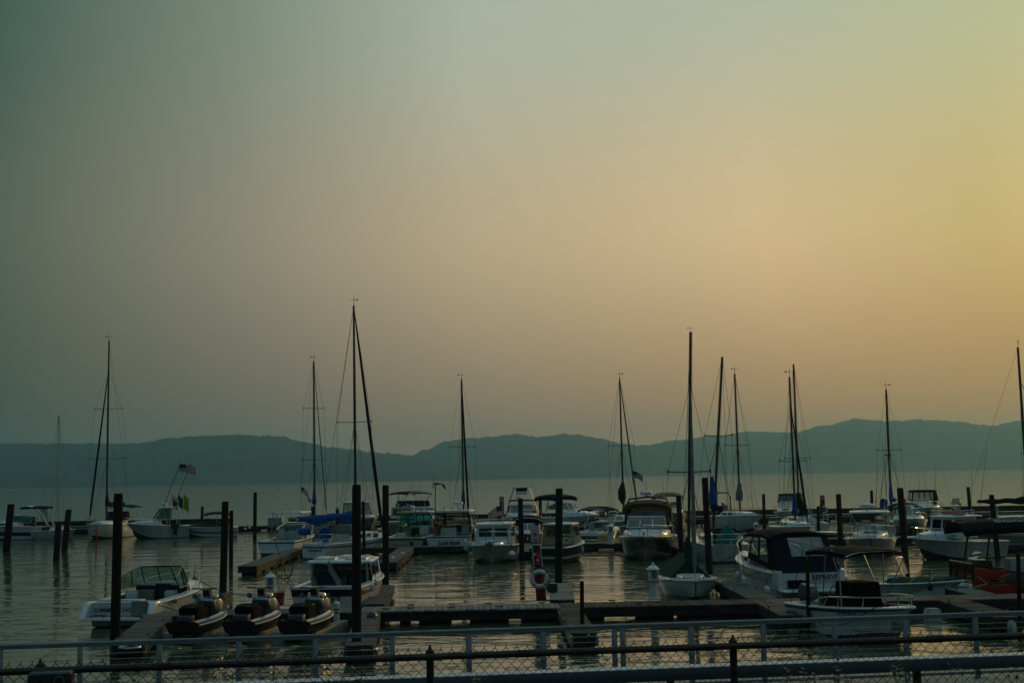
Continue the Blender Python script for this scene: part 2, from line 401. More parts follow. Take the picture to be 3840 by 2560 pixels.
    def wall(s, m, P, wins, glass, mi=0, parent=None):
        A, B_, C, D = [Vector(p) for p in P]
        def q(a, b): return A.lerp(B_, a).lerp(D.lerp(C, a), b)
        cols = []; a = 0
        for w_ in sorted(wins):
            if w_[0] > a: cols.append((a, w_[0], None))
            cols.append((w_[0], w_[1], w_)); a = w_[1]
        if a < 1: cols.append((a, 1, None))
        for a0, a1, w_ in cols:
            if w_ is None: m.add([q(a0, 0), q(a1, 0), q(a1, 1), q(a0, 1)], [(0, 1, 2, 3)], mi); continue
            b0, b1 = w_[2], w_[3]
            if b0 > 0: m.add([q(a0, 0), q(a1, 0), q(a1, b0), q(a0, b0)], [(0, 1, 2, 3)], mi)
            if b1 < 1: m.add([q(a0, b1), q(a1, b1), q(a1, 1), q(a0, 1)], [(0, 1, 2, 3)], mi)
            if glass is None: continue
            n = (B_-A).cross(D-A).normalized()*.012
            p = MB(); c = [q(a0, b0), q(a1, b0), q(a1, b1), q(a0, b1)]; p.add(c, [(0, 1, 2, 3)])
            o = p.build('window', glass, s.root)
            fr = MB(); fr.tube(c, .018, 4, closed=True); fr.build('frame', 'black_plastic', o)
    def house(s, u0, u1, w0, w1, z0, h, rf=.3, rr=.1, ins=.1, mat='white', side=(), front=(), rear=(), glass='glass_dark', open_rear=False, roof=None, name='cabin_wall', hr=None):
        x0, x1 = s.X(u0), s.X(u1); m = MB(); hr = h if hr is None else hr
        bt = [V3(x0, w0/2, z0), V3(x1, w1/2, z0), V3(x1, -w1/2, z0), V3(x0, -w0/2, z0)]
        k = 1-ins; tp = [V3(x0+rr, w0/2*k, z0+hr), V3(x1-rf, w1/2*k, z0+h), V3(x1-rf, -w1/2*k, z0+h), V3(x0+rr, -w0/2*k, z0+hr)]
        s.wall(m, (bt[0], bt[1], tp[1], tp[0]), side, glass); s.wall(m, (bt[3], bt[2], tp[2], tp[3]), side, glass)
        s.wall(m, (bt[1], bt[2], tp[2], tp[1]), front, glass)
        if not open_rear: s.wall(m, (bt[0], bt[3], tp[3], tp[0]), rear, glass)
        m.add(tp, [(0, 1, 2, 3)])
        m.build(name, mat, s.root)
        if roof:
            ov0, ov1, th, rm = roof; r = MB()
            r.slab(x0+rr-ov0, x1-rf+ov1, w0*k+.16, z0+max(h, hr)+.004, th, .05, .18, w1=w1*k+.16); r.build('roof', rm, s.root)
        return s
    def windshield(s, u0, u1, w0, w1, z0, h, rake=.35, n=3, bow=.18, glass='glass', frame='steel', drop=.55, r=.022):
        x0, x1 = s.X(u0), s.X(u1); bt = [(x0, w0/2), ((x0+x1)/2, (w0*.55+w1*.45)/2), (x1, w1/2)]; xs = []
        for k in range(1, n): y = w1/2-w1*k/n; bt.append((x1+bow*(1-(2*y/w1)**2), y))
        bt += [(x1, -w1/2), ((x0+x1)/2, -(w0*.55+w1*.45)/2), (x0, -w0/2)]
        N_ = len(bt); B_ = []; T = []
        for i, (x, y) in enumerate(bt):
            hh = h*(drop if i in (0, N_-1) else .85 if i in (1, N_-2) else 1)
            B_.append(V3(x, y, z0)); T.append(V3(x-rake*hh/h*(1 if 1 < i < N_-2 else .6), y*.93, z0+hh))
        fr = MB(); fr.tube(T, r*1.15, 5); fr.tube(B_, r, 5)
        for i in range(N_): fr.tube([B_[i], T[i]], r*.9, 5)
        fo = fr.build('windshield_frame', frame, s.root)
        for i in range(N_-1):
            p = MB(); p.add([B_[i], B_[i+1], T[i+1], T[i]], [(0, 1, 2, 3)]); p.build('windshield_pane', glass, fo)
        return s
    def bimini(s, u0, u1, w, z, mat='navy_cloth', arc=.16, drop=.14, legs=None, frame='steel', bows=3, r=.016, edge=.1, foot=None):
        x0, x1 = s.X(u0), s.X(u1); m = MB(); nx, ny = 8, 10
        def pt(a, b, dz=0):
            k = abs(2*b-1); y = (2*b-1)*w/2
            zz = z-drop*(2*a-1)**2-arc*k**3.2+random.uniform(-.006, .006)
            return (lerp(x0, x1, a), y, zz+dz)
        top = [[pt(i/nx, j/ny) for j in range(ny+1)] for i in range(nx+1)]
        m.grid(top, flip=True); m.grid([[(p[0], p[1], p[2]-.03) for p in r_] for r_ in top])
        ring = [top[0], top[-1]]
        for r_ in (top[0], top[-1]): m.grid([r_, [(p[0], p[1], p[2]-edge) for p in r_]])
        for j in (0, ny): m.grid([[r_[j] for r_ in top], [(r_[j][0], r_[j][1], r_[j][2]-edge) for r_ in top]])
        m.build('bimini_top', mat, s.root, ang=60)
        if legs is not None:
            f = MB(); fx = s.X(foot) if foot is not None else (x0+x1)/2; fw = w/2 if not isinstance(legs, tuple) else legs[1]; lz = legs[0] if isinstance(legs, tuple) else legs
            for k in range(bows):
                a = k/(bows-1) if bows > 1 else .5; i = round(a*nx)
                arcp = [(p[0], p[1]*.985, p[2]-.04) for p in top[i]]
                f.tube([(fx, -fw, lz)]+arcp+[(fx, fw, lz)], r, 5)
            f.build('bimini_frame', frame, s.root)
        return s
    def rail(s, u0, u1, h, inset=.08, n=4, mat='steel', r=.017, mid=False, gap=False, front=True):
        f = MB()
        us = [lerp(u0, u1, k/10) for k in range(11)]
        sides = []
        for q in (1, -1):
            P = [(s.S(u)[0]-(0 if u < .97 else .03), q*max(.05, s.S(u)[1]-inset), s.S(u)[2]+h*min(1, .35+k*.25)) for k, u in enumerate(us)]
            P = [(s.S(us[0])[0]-.1, P[0][1], s.S(us[0])[2])]+P; sides.append(P)
            for k in range(n):
                u = lerp(u0, u1, (k+.7)/n); x, b, z = s.S(u); f.tube([(x-.05, q*max(.05, b-inset*.6), z), (x, q*max(.05, b-inset), z+h*.98)], r*.85, 5)
        if front and u1 > .9: f.tube(sides[0]+[(s.X(u1)+.12, 0, sides[0][-1][2])]+sides[1][::-1], r, 6)
        else:
            for P in sides: f.tube(P, r, 6)
        f.build('bow_rail', mat, s.root)
        return s
    def hardtop(s, u0, u1, w, z, z0=None, mat='white', legs=3, lw=None, frame='alum', th=.09, w1=None, lean=.25, r=.028):
        x0, x1 = s.X(u0), s.X(u1); m = MB(); m.slab(x0, x1, w, z, th, .05, .25, w1=w1); m.build('hardtop', mat, s.root)
        z0 = s.fs if z0 is None else z0; lw = w*.95 if lw is None else lw
        for q in (1, -1):
            f = MB()
            for k in range(legs):
                a = (k+.15)/(legs-.7); xx = lerp(x0+.12, x1-.15, a); f.tube([(xx+lean*(a-.5)*2, q*lw/2, z0), (xx, q*(w/2-.12), z)], r, 6)
            f.tube([(lerp(x0, x1, .2), q*(w/2-.14), z-.02), (lerp(x0, x1, .75)+lean*.3, q*lw/2*.98, z0+.35*(z-z0))], r*.75, 5)
            f.build('hardtop_frame', frame, s.root)
        return s
    def launchers(s, u, w, z, n=5, h=.32, mat='alum'):
        f = MB(); x = s.X(u); f.tube([(x, -w/2, z+.08), (x, w/2, z+.08)], .02, 5)
        for k in range(n): y = lerp(-w/2, w/2, k/(n-1)); f.tube([(x+.03, y, z), (x-.06, y, z+h)], .028, 6)
        f.build('rod_holder_rack', mat, s.root); return s
    def radar(s, u, y, z, h=.3, d=.62):
        f = MB(); x = s.X(u); f.tube([(x, y, z), (x, y, z+h)], .05, 8)
        f.lathe([(d*.42, h), (d/2, h+.04), (d/2, h+.16), (d*.44, h+.22), (d*.2, h+.25)], (x, y, z), 14); f.build('radar_dome', 'white_plastic', s.root); return s
    def antenna(s, u, y, z, h, dx=0, dy=0, r=.014, mat='white_plastic', name='antenna'):
        f = MB(); x = s.X(u); f.tube([(x, y, z), (x+dx*.3, y+dy*.3, z+h*.3), (x+dx, y+dy, z+h)], [r, r*.8, r*.4], 5); f.build(name, mat, s.root); return s
    def seat(s, u, y, z, w=.5, h=.55, d=.45, mat='vinyl_seat', face=1, name='helm_seat'):
        m = MB(); x = s.X(u); m.cbox((x, y, z+.08), (d, w, .16), .04); m.cbox((x-face*d*.45, y, z+.1+h/2), (.14, w, h), .06); m.tube([(x, y, z-.4), (x, y, z)], .06, 8)
        m.build(name, mat, s.root); return s
    def block(s, name, u0, u1, w, z0, h, y=0, mat='white', rf=0, rr=0, ins=.04, bev=.04):
        x0, x1 = s.X(u0), s.X(u1); k = 1-ins; m = MB()
        m.hexa([(x0, y-w/2, z0), (x1, y-w/2, z0), (x1, y+w/2, z0), (x0, y+w/2, z0), (x0+rr, y-w/2*k, z0+h), (x1-rf, y-w/2*k, z0+h), (x1-rf, y+w/2*k, z0+h), (x0+rr, y+w/2*k, z0+h)])
        m.build(name, mat, s.root, bevel=bev); return s
    def outboard(s, y=0, tilt=0, sc_=1.0, mat='white_plastic', u=-.01, z=None, leg='black_plastic'):
        z = s.fs if z is None else z; m = MB(); k = sc_
        m.hexa([(-.30*k, -.17*k, 0), (.16*k, -.17*k, 0), (.16*k, .17*k, 0), (-.30*k, .17*k, 0), (-.36*k, -.2*k, .3*k), (.2*k, -.2*k, .26*k), (.2*k, .2*k, .26*k), (-.36*k, .2*k, .3*k)])
        m.hexa([(-.36*k, -.2*k, .3*k), (.2*k, -.2*k, .26*k), (.2*k, .2*k, .26*k), (-.36*k, .2*k, .3*k), (-.28*k, -.15*k, .52*k), (.12*k, -.14*k, .44*k), (.12*k, .14*k, .44*k), (-.28*k, .15*k, .52*k)])
        loc = (s.X(u), y, z)
        o = m.build('outboard_motor', mat, s.root, bevel=.05*k, loc=loc); o.rotation_euler = (0, R(tilt), 0)
        l = MB(); l.hexa([(-.22*k, -.07*k, -.95*k), (.06*k, -.05*k, -.95*k), (.06*k, .05*k, -.95*k), (-.22*k, .07*k, -.95*k), (-.2*k, -.1*k, 0), (.1*k, -.1*k, 0), (.1*k, .1*k, 0), (-.2*k, .1*k, 0)]); l.box((.1*k, 0, -.1*k), (.2*k, .24*k, .34*k))
        l.build('motor_leg', leg, o, bevel=.015)
        return s
    def platform(s, d, z=.18, w=None, mat='white'):
        w = w or s.B*.86; m = MB(); m.slab(s.X(0)-d, s.X(0)+.06, w, z, .07, .005, .14); m.build('swim_platform', mat, s.root); return s
    def line(s, name, pts, r, mat='steel', n=6):
        m = MB(); m.tube(pts, r, n); m.build(name, mat, s.root); return s
    def transom_text(s, body, size, z, m='ink', dx=.03, shear=0, y=0, sx=1, bold=.004, trk=.12):
        text(body, size, (s.X(0)-dx+trk*.3*(1-z/s.fs), y, z), (0, -1, 0), (-.05, 0, 1), m, s.root, shear, sx=sx, bold=bold); return s
    # ---- sailing rig
    def rig(s, um, top, base, spreaders=(), jib=None, jr=.07, boom=None, cover=None, mast='mast', r=.075, bow=.97, stern=.02, frac=1.0, wire=.011, lean=0, vane=True, jib_low=.3, coverdrop=.18, boomang=0, cs=1.0, vs=1.0):
        xm = s.X(um); ty = lean*(top-base); T = V3(xm-.1, ty, top); B_ = V3(xm, 0, base)
        def on(z): return B_.lerp(T, (z-base)/(top-base))
        m = MB(); m.tube([B_, B_.lerp(T, .6), T], [r, r, r*.75], 8); mo = m.build('mast', mast, s.root)
        if vane:
            v = MB(); v.tube([T, T+V3(0, 0, .55*vs)], .014*vs, 4); v.tube([T+V3(.0, -.32*vs, .38*vs), T+V3(0, .35*vs, .38*vs)], .014*vs, 4); v.box(T+V3(0, -.28*vs, .4*vs), (.02, .14*vs, .1*vs)); v.tube([T+V3(.1*vs, 0, 0), T+V3(.1*vs, 0, .8*vs)], .008*vs, 4)
            v.build('wind_vane', 'wire', mo)
        hb = s.S(um)[1]
        bx, _, bz = s.S(bow); sx, sb, sz = s.S(stern); J = on(base+(top-base)*frac)
        for z, hw in spreaders:
            p = MB(); c = on(z); p.tube([c+V3(-.1, hw, .04), c, c+V3(-.1, -hw, .04)], .026, 5)
            for q in (1, -1): p.lathe([(.03, -.08), (.04, 0), (.03, .08)], c+V3(-.1, q*hw, .04), 6)
            p.build('spreader', mast, mo)
        wr = MB(); zd = s.S(um)[2]
        for q in (1, -1):
            pts = [on(base+(top-base)*min(1, frac+.0))]+[on(z)+V3(-.1, q*hw, .04) for z, hw in sorted(spreaders, reverse=True)]+[V3(xm-.1, q*hb*.93, zd)]
            wr.tube(pts, wire, 4)
            if spreaders:
                c = on(spreaders[-1][0] if spreaders[-1][0] < spreaders[0][0] else spreaders[0][0])
                wr.tube([c, V3(xm+.35, q*hb*.92, zd)], wire, 4); wr.tube([c, V3(xm-.5, q*hb*.92, zd)], wire, 4)
        wr.tube([T, V3(sx+.1, 0, sz)], wire, 4)
        wr.tube([J, V3(bx, 0, bz)], wire, 4)
        wr.tube([T+V3(.05, .06, 0), B_+V3(.12, .12, .1)], wire*.8, 4); wr.tube([T+V3(-.1, -.05, 0), B_+V3(-.1, -.16, .3)], wire*.8, 4)
        wr.build('standing_rigging', 'wire', s.root)
        if jib:
            f = MB(); A = V3(bx, 0, bz); pts = [A.lerp(J, t) for t in (.03, .1, .3, .5, .7, .88, .97)]
            f.tube(pts, [jr*.5, jr*1.15, jr*1.1, jr, jr*.8, jr*.6, jr*.3], 7); f.build('furled_jib', jib, s.root)
        if boom:
            bl, bzz = boom; e = V3(xm-bl*math.cos(R(boomang)), bl*math.sin(R(boomang)), bzz+.05); st_ = V3(xm-.1, 0, bzz)
            b = MB(); b.tube([st_, e], .055, 7); b.build('boom', 'mast_pale', s.root)
            if cover:
                c = MB(); rows = []; n = 9
                for i in range(n+1):
                    t = i/n; p = st_.lerp(e, t*.97); hh = cs*lerp(.34, .15, t**.6)*(1+.15*math.sin(i*2.1)); ww = cs*lerp(.15, .09, t)*(1+.15*math.sin(i*1.7+1))
                    dr = coverdrop*(.6+.4*math.sin(i*1.3))
                    rows.append([p+V3(0, 0, hh), p+V3(0, ww, hh*.55), p+V3(0, ww*1.05, 0), p+V3(0, ww*.35, -dr*.8), p+V3(0, -ww*.35, -dr*.8), p+V3(0, -ww*1.05, 0), p+V3(0, -ww, hh*.55), p+V3(0, 0, hh)])
                c.grid(rows); c.add(rows[0][:-1], [tuple(range(7))]); c.add(rows[-1][:-1], [tuple(range(6, -1, -1))])
                # the cover climbs the mast
                q = []
                for i in range(5):
                    t = i/4; p = on(bzz+1.25*t)+V3(-.05*(1-t), 0, 0); rr = lerp(.26, .1, t)
                    q.append([p+V3(rr*math.cos(a)-.04, rr*.75*math.sin(a), .2) for a in [2*math.pi*k/8 for k in range(9)]])
                c.grid(q); c.build('sail_cover', cover, s.root, ang=60)
        return s
    def lifelines(s, u0, u1, h=.6, n=5, pulpit=True, pushpit=True):
        f = MB(); st = MB()
        for q in (1, -1):
            P = []
            for k in range(n):
                x, b, z = s.S(lerp(u0, u1, k/(n-1))); st.tube([(x, q*(b-.06), z), (x, q*(b-.06), z+h)], .013, 5); P.append((x, q*(b-.06), z+h))
            f.tube(P, .008, 4); f.tube([(x, y, z-h*.45) for x, y, z in P], .008, 4)
        f.build('lifeline', 'wire', s.root)
        if pulpit:
            x, b, z = s.S(u1); xe, be, ze = s.S(1)
            st.tube([(x, b-.06, z), (x, b-.06, z+h), (xe+.05, .12, ze+h), (xe+.05, -.12, ze+h), (x, -b+.06, z+h), (x, -b+.06, z)], .015, 6)
            for q in (1, -1): st.tube([(xe-.15, q*.1, ze), (xe+.02, q*.14, ze+h)], .014, 5)
        if pushpit:
            x, b, z = s.S(u0); x0, b0, z0 = s.S(.0)
            for hh in (h, h*.5): st.tube([(x, b-.06, z+hh), (x0+.08, b0-.06, z0+hh), (x0+.05, b0*.5, z0+hh), (x0+.05, -b0*.5, z0+hh), (x0+.08, -b0+.06, z0+hh), (x, -b+.06, z+hh)], .015, 6)
            for q in (1, -1): st.tube([(x0+.08, q*(b0-.06), z0), (x0+.08, q*(b0-.06), z0+h)], .015, 5); st.tube([(x0+.05, q*b0*.5, z0), (x0+.05, q*b0*.5, z0+h)], .015, 5)
        st.build('pulpit', 'steel', s.root)
        return s
def us_flag(parent, loc, right, w, h, droop=.25, name='flag', amp=.06):
    """stars-and-stripes: 13 stripes and a blue canton, cloth rippling along the fly"""
    r = Vector(right).normalized(); n = r.cross(V3(0, 0, 1)).normalized(); m = MB(); nx = 12
    def p(i, j):
        a, b = i/nx, j/13; return Vector(loc)+r*(a*w*(1-.1*droop))+V3(0, 0, -b*h-droop*w*a*a)+n*(amp*w*4*math.sin(a*7+b*1.2)*a*.5)
    for j in range(13):
        for i in range(nx):
            mi = 2 if (j < 7 and i < 5) else (0 if j % 2 == 0 else 1)
            m.add([p(i, j), p(i+1, j), p(i+1, j+1), p(i, j+1)], [(0, 1, 2, 3)], mi)
    return m.build(name, ['flag_red', 'flag_white', 'flag_blue'], parent)
def tri_flag(parent, loc, right, w, h, cols, droop=.5, name='flag', vertical=True):
    r = Vector(right).normalized(); n = r.cross(V3(0, 0, 1)).normalized(); m = MB(); nx = 9; k = len(cols)
    def p(i, j):
        a, b = i/nx, j/6; return Vector(loc)+r*(a*w)+V3(0, 0, -b*h-droop*w*a)+n*(.12*w*math.sin(a*6+b*2)*a)
    for i in range(nx):
        for j in range(6):
            c = (i*k//nx) if vertical else (j*k//6); m.add([p(i, j), p(i+1, j), p(i+1, j+1), p(i, j+1)], [(0, 1, 2, 3)], c)
    return m.build(name, cols, parent)
# ------------------------------------------------------------------ water
def water():
    m = MB(); xs = [-9000, -400, -80, 80, 400, 9000]; ys = [-60, 10, 60, 140, 400, 1500, 12000]
    m.grid([[(x, y, 0) for x in xs] for y in ys], flip=True)
    mt = bpy.data.materials.new('river_water'); mt.use_nodes = True; t = mt.node_tree; b = t.nodes['Principled BSDF']
    b.inputs['Base Color'].default_value = (.05, .064, .03, 1); b.inputs['Roughness'].default_value = .06; b.inputs['IOR'].default_value = 1.5
    co = t.nodes.new('ShaderNodeTexCoord')
    def layer(scale, sx, sy, rot, det, dist):
        mp = t.nodes.new('ShaderNodeMapping'); mp.inputs['Scale'].default_value = (sx, sy, 1); mp.inputs['Rotation'].default_value = (0, 0, R(rot))
        t.links.new(co.outputs['Object'], mp.inputs[0]); n = t.nodes.new('ShaderNodeTexNoise'); n.inputs['Scale'].default_value = scale; n.inputs['Detail'].default_value = det; n.inputs['Roughness'].default_value = .55; n.inputs['Distortion'].default_value = dist
        t.links.new(mp.outputs[0], n.inputs[0]); return n.outputs[0]
    l1 = layer(.35, .5, 1.0, 12, 2, .3); l2 = layer(1.5, .55, 1, -8, 3, .8); l3 = layer(.05, .5, 1, 8, 2, 0); l4 = layer(4.5, .4, 1, 5, 2, .3)
    def mapr(x, a, b_, c_, d_, sm=True):
        mr = t.nodes.new('ShaderNodeMapRange'); mr.interpolation_type = 'SMOOTHSTEP' if sm else 'LINEAR'; t.links.new(x, mr.inputs[0])
        for k, v in enumerate((a, b_, c_, d_)): mr.inputs[k+1].default_value = v
        return mr.outputs[0]
    def op(o, a, b_):
        m_ = t.nodes.new('ShaderNodeMath'); m_.operation = o
        for k, v in enumerate((a, b_)):
            if isinstance(v, (int, float)): m_.inputs[k].default_value = v
            else: t.links.new(v, m_.inputs[k])
        return m_.outputs[0]
    # separate little wave backs on a nearly flat sheet, stronger in wind patches
    wind = mapr(l3, .35, .65, .45, 1.0)
    backs = op('MULTIPLY', mapr(l2, .53, .68, 0, 1), wind)
    hgt = op('ADD', op('ADD', op('MULTIPLY', l1, .75), op('MULTIPLY', backs, .36)), op('MULTIPLY', l4, .05))
    bp = t.nodes.new('ShaderNodeBump'); bp.inputs['Strength'].default_value = 1; bp.inputs['Distance'].default_value = .09
    t.links.new(hgt, bp.inputs['Height']); t.links.new(bp.outputs[0], b.inputs['Normal'])
    MATS['river_water'] = mt
    tag(m.build('water', 'river_water'), kind='structure')
water()

# ------------------------------------------------------------------ hills on the far shore
def interp(P, x):
    if x <= P[0][0]: return P[0][1]
    for (a, b), (c, d) in zip(P, P[1:]):
        if x <= c: t = (x-a)/(c-a); t = t*t*(3-2*t) if abs(d-b) > 12 else t; return lerp(b, d, t)
    return P[-1][1]
def hill(name, P, Y0, Y1, x0, x1, seed, fade=(0, 0)):
    from mathutils import noise
    m = MB(); rows = []; K = 12; x = x0; cols = []
    def nz(a, b, c=0): return noise.noise(V3(a, b, c+seed*7.3))
    while x <= x1:
        yr = interp(P, x); top = PD(x, yr, Y1).z; X = PD(x, yr, Y1).x
        col = []
        for k in range(K+1):
            t = k/K; Y = lerp(Y0, Y1, t)
            Xk = PD(x, 1800, Y).x
            z = top*(Y/Y1)**1.0*(math.sin(t*math.pi/2)**.75)
            rough = 5.5*nz(Xk*.02, Y*.02)+3.4*nz(Xk*.055, Y*.05, 3)+2.6*nz(Xk*.13, Y*.13, 5)
            z += rough*min(1, t*3) + 14*nz(Xk*.003, Y*.003)*math.sin(t*math.pi)
            if k == 0: z = -2
            if k == 1: z = max(z*.35, 7+rough*.4)
            col.append((Xk, Y, z))
        col.append((PD(x, 1800, Y1+900).x, Y1+900, -5))
        cols.append(col); x += 3.2
    m.grid(cols, flip=True)
    tag(m.build(name, 'forest', ang=180), kind='structure')
S_ = 1.6327
left = [(-200*S_, 1015*S_), (0, 1018*S_), (180*S_, 1018.5*S_), (310*S_, 1018*S_), (400*S_, 1005*S_), (480*S_, 1000*S_), (560*S_, 998*S_), (640*S_, 1003*S_), (700*S_, 1015*S_), (760*S_, 1028*S_), (830*S_, 1034*S_), (900*S_, 1041*S_), (960*S_, 1050*S_), (1050*S_, 1068*S_), (1180*S_, 1095*S_)]
mid = [(820*S_, 1085*S_), (900*S_, 1056*S_), (945*S_, 1046*S_), (975*S_, 1032*S_), (1030*S_, 1013*S_), (1080*S_, 1006*S_), (1130*S_, 1002*S_), (1180*S_, 997*S_), (1240*S_, 1004*S_), (1300*S_, 995*S_), (1350*S_, 1001*S_), (1430*S_, 1018*S_), (1500*S_, 1030*S_), (1600*S_, 1050*S_), (1720*S_, 1085*S_)]
right = [(1330*S_, 1080*S_), (1430*S_, 1030*S_), (1480*S_, 1023*S_), (1560*S_, 1010*S_), (1640*S_, 1000*S_), (1740*S_, 990*S_), (1830*S_, 992*S_), (1900*S_, 976*S_), (1980*S_, 961*S_), (2040*S_, 967*S_), (2120*S_, 963*S_), (2200*S_, 967*S_), (2280*S_, 977*S_), (2352*S_, 965*S_), (2500*S_, 960*S_), (2700*S_, 985*S_)]
hill('hill_left', left, 3400, 4300, -700, 1930, 1)
hill('hill_middle', mid, 4300, 5200, 1340, 2810, 2)
hill('hill_right', right, 4600, 5600, 2180, 4500, 3)

# haze: one box of pale air round everything
hz = MB(); hz.box((0, 3260, 117), (15000, 6640, 246))
hm = bpy.data.materials.new('haze_air'); hm.use_nodes = True; ht = hm.node_tree; ht.nodes.clear()
pv = ht.nodes.new('ShaderNodeVolumePrincipled'); pv.inputs['Color'].default_value = (.37, .73, .88, 1); pv.inputs['Density'].default_value = 1.7e-4; pv.inputs['Anisotropy'].default_value = .55
hout = ht.nodes.new('ShaderNodeOutputMaterial'); ht.links.new(pv.outputs[0], hout.inputs['Volume']); MATS['haze_air'] = hm
hb = tag(hz.build('haze', 'haze_air'), kind='stuff')

# ------------------------------------------------------------------ docks
def plank_mesh(w_, d, th, name): m = MB(); m.cbox((0, 0, 0), (w_, d, th), .012); return m.mesh(name, 'plank_grey')
def cleat(parent, x, y, z, rz=0):
    m = MB(); m.tube([(-.14, 0, .07), (-.05, 0, .06), (.05, 0, .06), (.14, 0, .07)], [.014, .02, .02, .014], 5); m.box((-.05, 0, .03), (.03, .03, .06)); m.box((.05, 0, .03), (.03, .03, .06))
    o = m.build('cleat', 'black_plastic', parent, loc=(x, y, z)); o.rotation_euler = (0, 0, rz)
ZD = .5
def walkway():
    root = empty('floating_walkway', (0, 47.4, 0), R(1.2), 'long floating walkway crossing the whole foreground, grey boards in the middle, brown to the right', 'dock')
    secs = [(-12.9, -5.45, .30, 'plank_worn'), (-5.45, 1.52, .205, 'plank_grey'), (1.52, 8.9, .15, 'plank_brown'), (8.9, 24, .30, 'plank_worn')]
    for a, b, pw, mt in secs:
        pm = MB(); pm.cbox((0, 0, 0), (pw-.016, 1.78, .045), .012); me = pm.mesh('plank', mt); x = a+pw/2
        while x < b-pw/2+.01:
            ang = random.gauss(0, .004) if mt != 'plank_brown' else random.gauss(.012, .012)
            inst('plank', me, root, (x, random.gauss(0, .012), ZD-.022+random.gauss(0, .004)), (random.gauss(0, .003), 0, ang)); x += pw
        f = MB(); f.box(((a+b)/2, -.855, ZD-.2), (b-a-.02, .06, .3)); f.build('fascia_beam', 'fascia' if mt != 'plank_worn' else 'fascia', root)
        f = MB(); f.box(((a+b)/2, .855, ZD-.2), (b-a-.02, .06, .3)); f.build('fascia_beam', 'fascia', root)
    fl = [(-12.7, -8.6), (-8.3, -5.0), (-4.05, -3.75), (-3.4, -2.3), (-1.65, -.3), (.15, 1.4), (1.8, 3.0), (4.2, 5.4), (5.7, 8.6), (9, 13), (13.4, 18), (18.4, 23.5)]
    for a, b in fl:
        m = MB(); m.cbox(((a+b)/2, 0, -.05), (b-a, 1.5, .44), .04); m.build('float', 'float_dark', root)
    for x, q in ((-4.55, -.62), (-3.75, .62), (-3.7, -.5), (-2.3, .66), (-2.3, -.55), (-1.0, .6), (-.6, -.6), (.9, .6), (3.4, .65), (5.9, .6), (-9.6, .62), (4.2, -.62)): cleat(root, x, q, ZD+.002)
    rp = MB(); rp.tube([(x, -.9, ZD-.09+.03*math.sin(x*1.7)) for x in [lerp(-5.3, 1.4, i/14) for i in range(15)]], .014, 5); rp.build('hose', 'green_cloth', root)
    rp = MB(); rp.tube([(x, -.9+.05*math.sin(x*3), ZD+.01 - (.25 if 2.6 < x < 5 else .0)*math.sin((x-2.6)/2.4*math.pi) if 2.6 < x < 5 else ZD-.03) for x in [lerp(2.0, 8.0, i/30) for i in range(31)]], .016, 5); rp.build('cable', 'rope_dark', root)
walkway()
def finger(label, a, b, w_, z=ZD, mt='plank_worn', pitch=.26, fm='fascia', side='fascia', hoop=None, floats=True, planks=True, name='finger_pier', drop=.3, cl=True, xy=False):
    A = Vector((*a, z)) if xy else W(*a, z); B_ = Vector((*b, z)) if xy else W(*b, z); d = (B_-A); L = d.length; rz = math.atan2(d.y, d.x)
    root = empty(name, (A.x, A.y, 0), rz, label, 'dock')
    if planks:
        pm = MB(); pm.cbox((0, 0, 0), (pitch-.02, w_, .045), .012); me = pm.mesh('plank', mt); x = pitch/2
        while x < L-pitch/2+.01:
            inst('plank', me, root, (x, random.gauss(0, .006), z-.022+random.gauss(0, .004)), (0, random.gauss(0, .004), random.gauss(0, .004))); x += pitch
    else:
        pm = MB(); pm.box((L/2, 0, z-.03), (L, w_, .06)); pm.build('deck', mt, root)
    for q in (1, -1):
        f = MB(); n = max(1, round(L/2.4))
        for i in range(n): f.box((L*(i+.5)/n, q*(w_/2-.02), z-.06-drop/2), (L/n-.015, .07, drop))
        f.build('side_beam', side, root)
    for x in (.04, L-.04):
        f = MB(); f.box((x, 0, z-.06-drop/2), (.07, w_-.12, drop)); f.build('end_beam', fm, root)
    if floats:
        n = max(1, round(L/3))
        for i in range(n):
            m = MB(); m.cbox((L*(i+.5)/n, 0, -.08), (L/n*.62, w_*.82, .4), .04); m.build('float', 'float_dark', root)
    if cl:
        for t in (.3, .8):
            for q in (1, -1): cleat(root, L*t, q*(w_/2-.1), z+.002, 0)
    if hoop:
        hx, hy, hr = hoop; h = MB(); h.tube([(L+hx+hr*math.cos(k*math.pi/8), hy+hr*math.sin(k*math.pi/8), z-.12) for k in range(16)], .03, 6, closed=True); h.build('pile_hoop', 'alum', root)
    return root
finger('grey timber finger pier running toward the fence beside the white cuddy boat', (603, 2300), (478, 2405), .95, hoop=(.25, .1, .3), side='algae_wood')
finger('short wide pier end between the white cuddy boat and the red bucket', (715, 2268), (800, 2222), 1.5, side='algae_wood')
finger('narrow timber finger pier running toward the fence behind the tall central piling', (1384, 2288), (1345, 2420), .78, hoop=(-.3, .2, .3), side='algae_wood')
finger('grey finger pier along the right side of the cabin boat with LET on its stern', (1402, 2262), (1444, 2191), .78, side='plank_worn')
finger('narrow finger with pale metal edges running from the walkway toward the fence', (2135, 2276), (2192, 2375), .78, side='alum', mt='plank_brown')
finger('pale boarded finger pier behind the red life ring post', (2108, 2246), (2104, 2184), .88, mt='plank_grey', pitch=.42)
finger('weathered cross pier between the small sailboat and the navy canvas cruiser', (2728, 2178), (2998, 2308), 1.05, mt='plank_worn')
finger('dark finger pier with foam blocks at the right, running toward the fence', (3534, 2236), (3792, 2312), 1.0, mt='plank_brown')
finger('pale pier beside the left end of the red pontoon boat', (16.75, 48.4), (16.9, 55.5), .95, mt='plank_grey', xy=True)
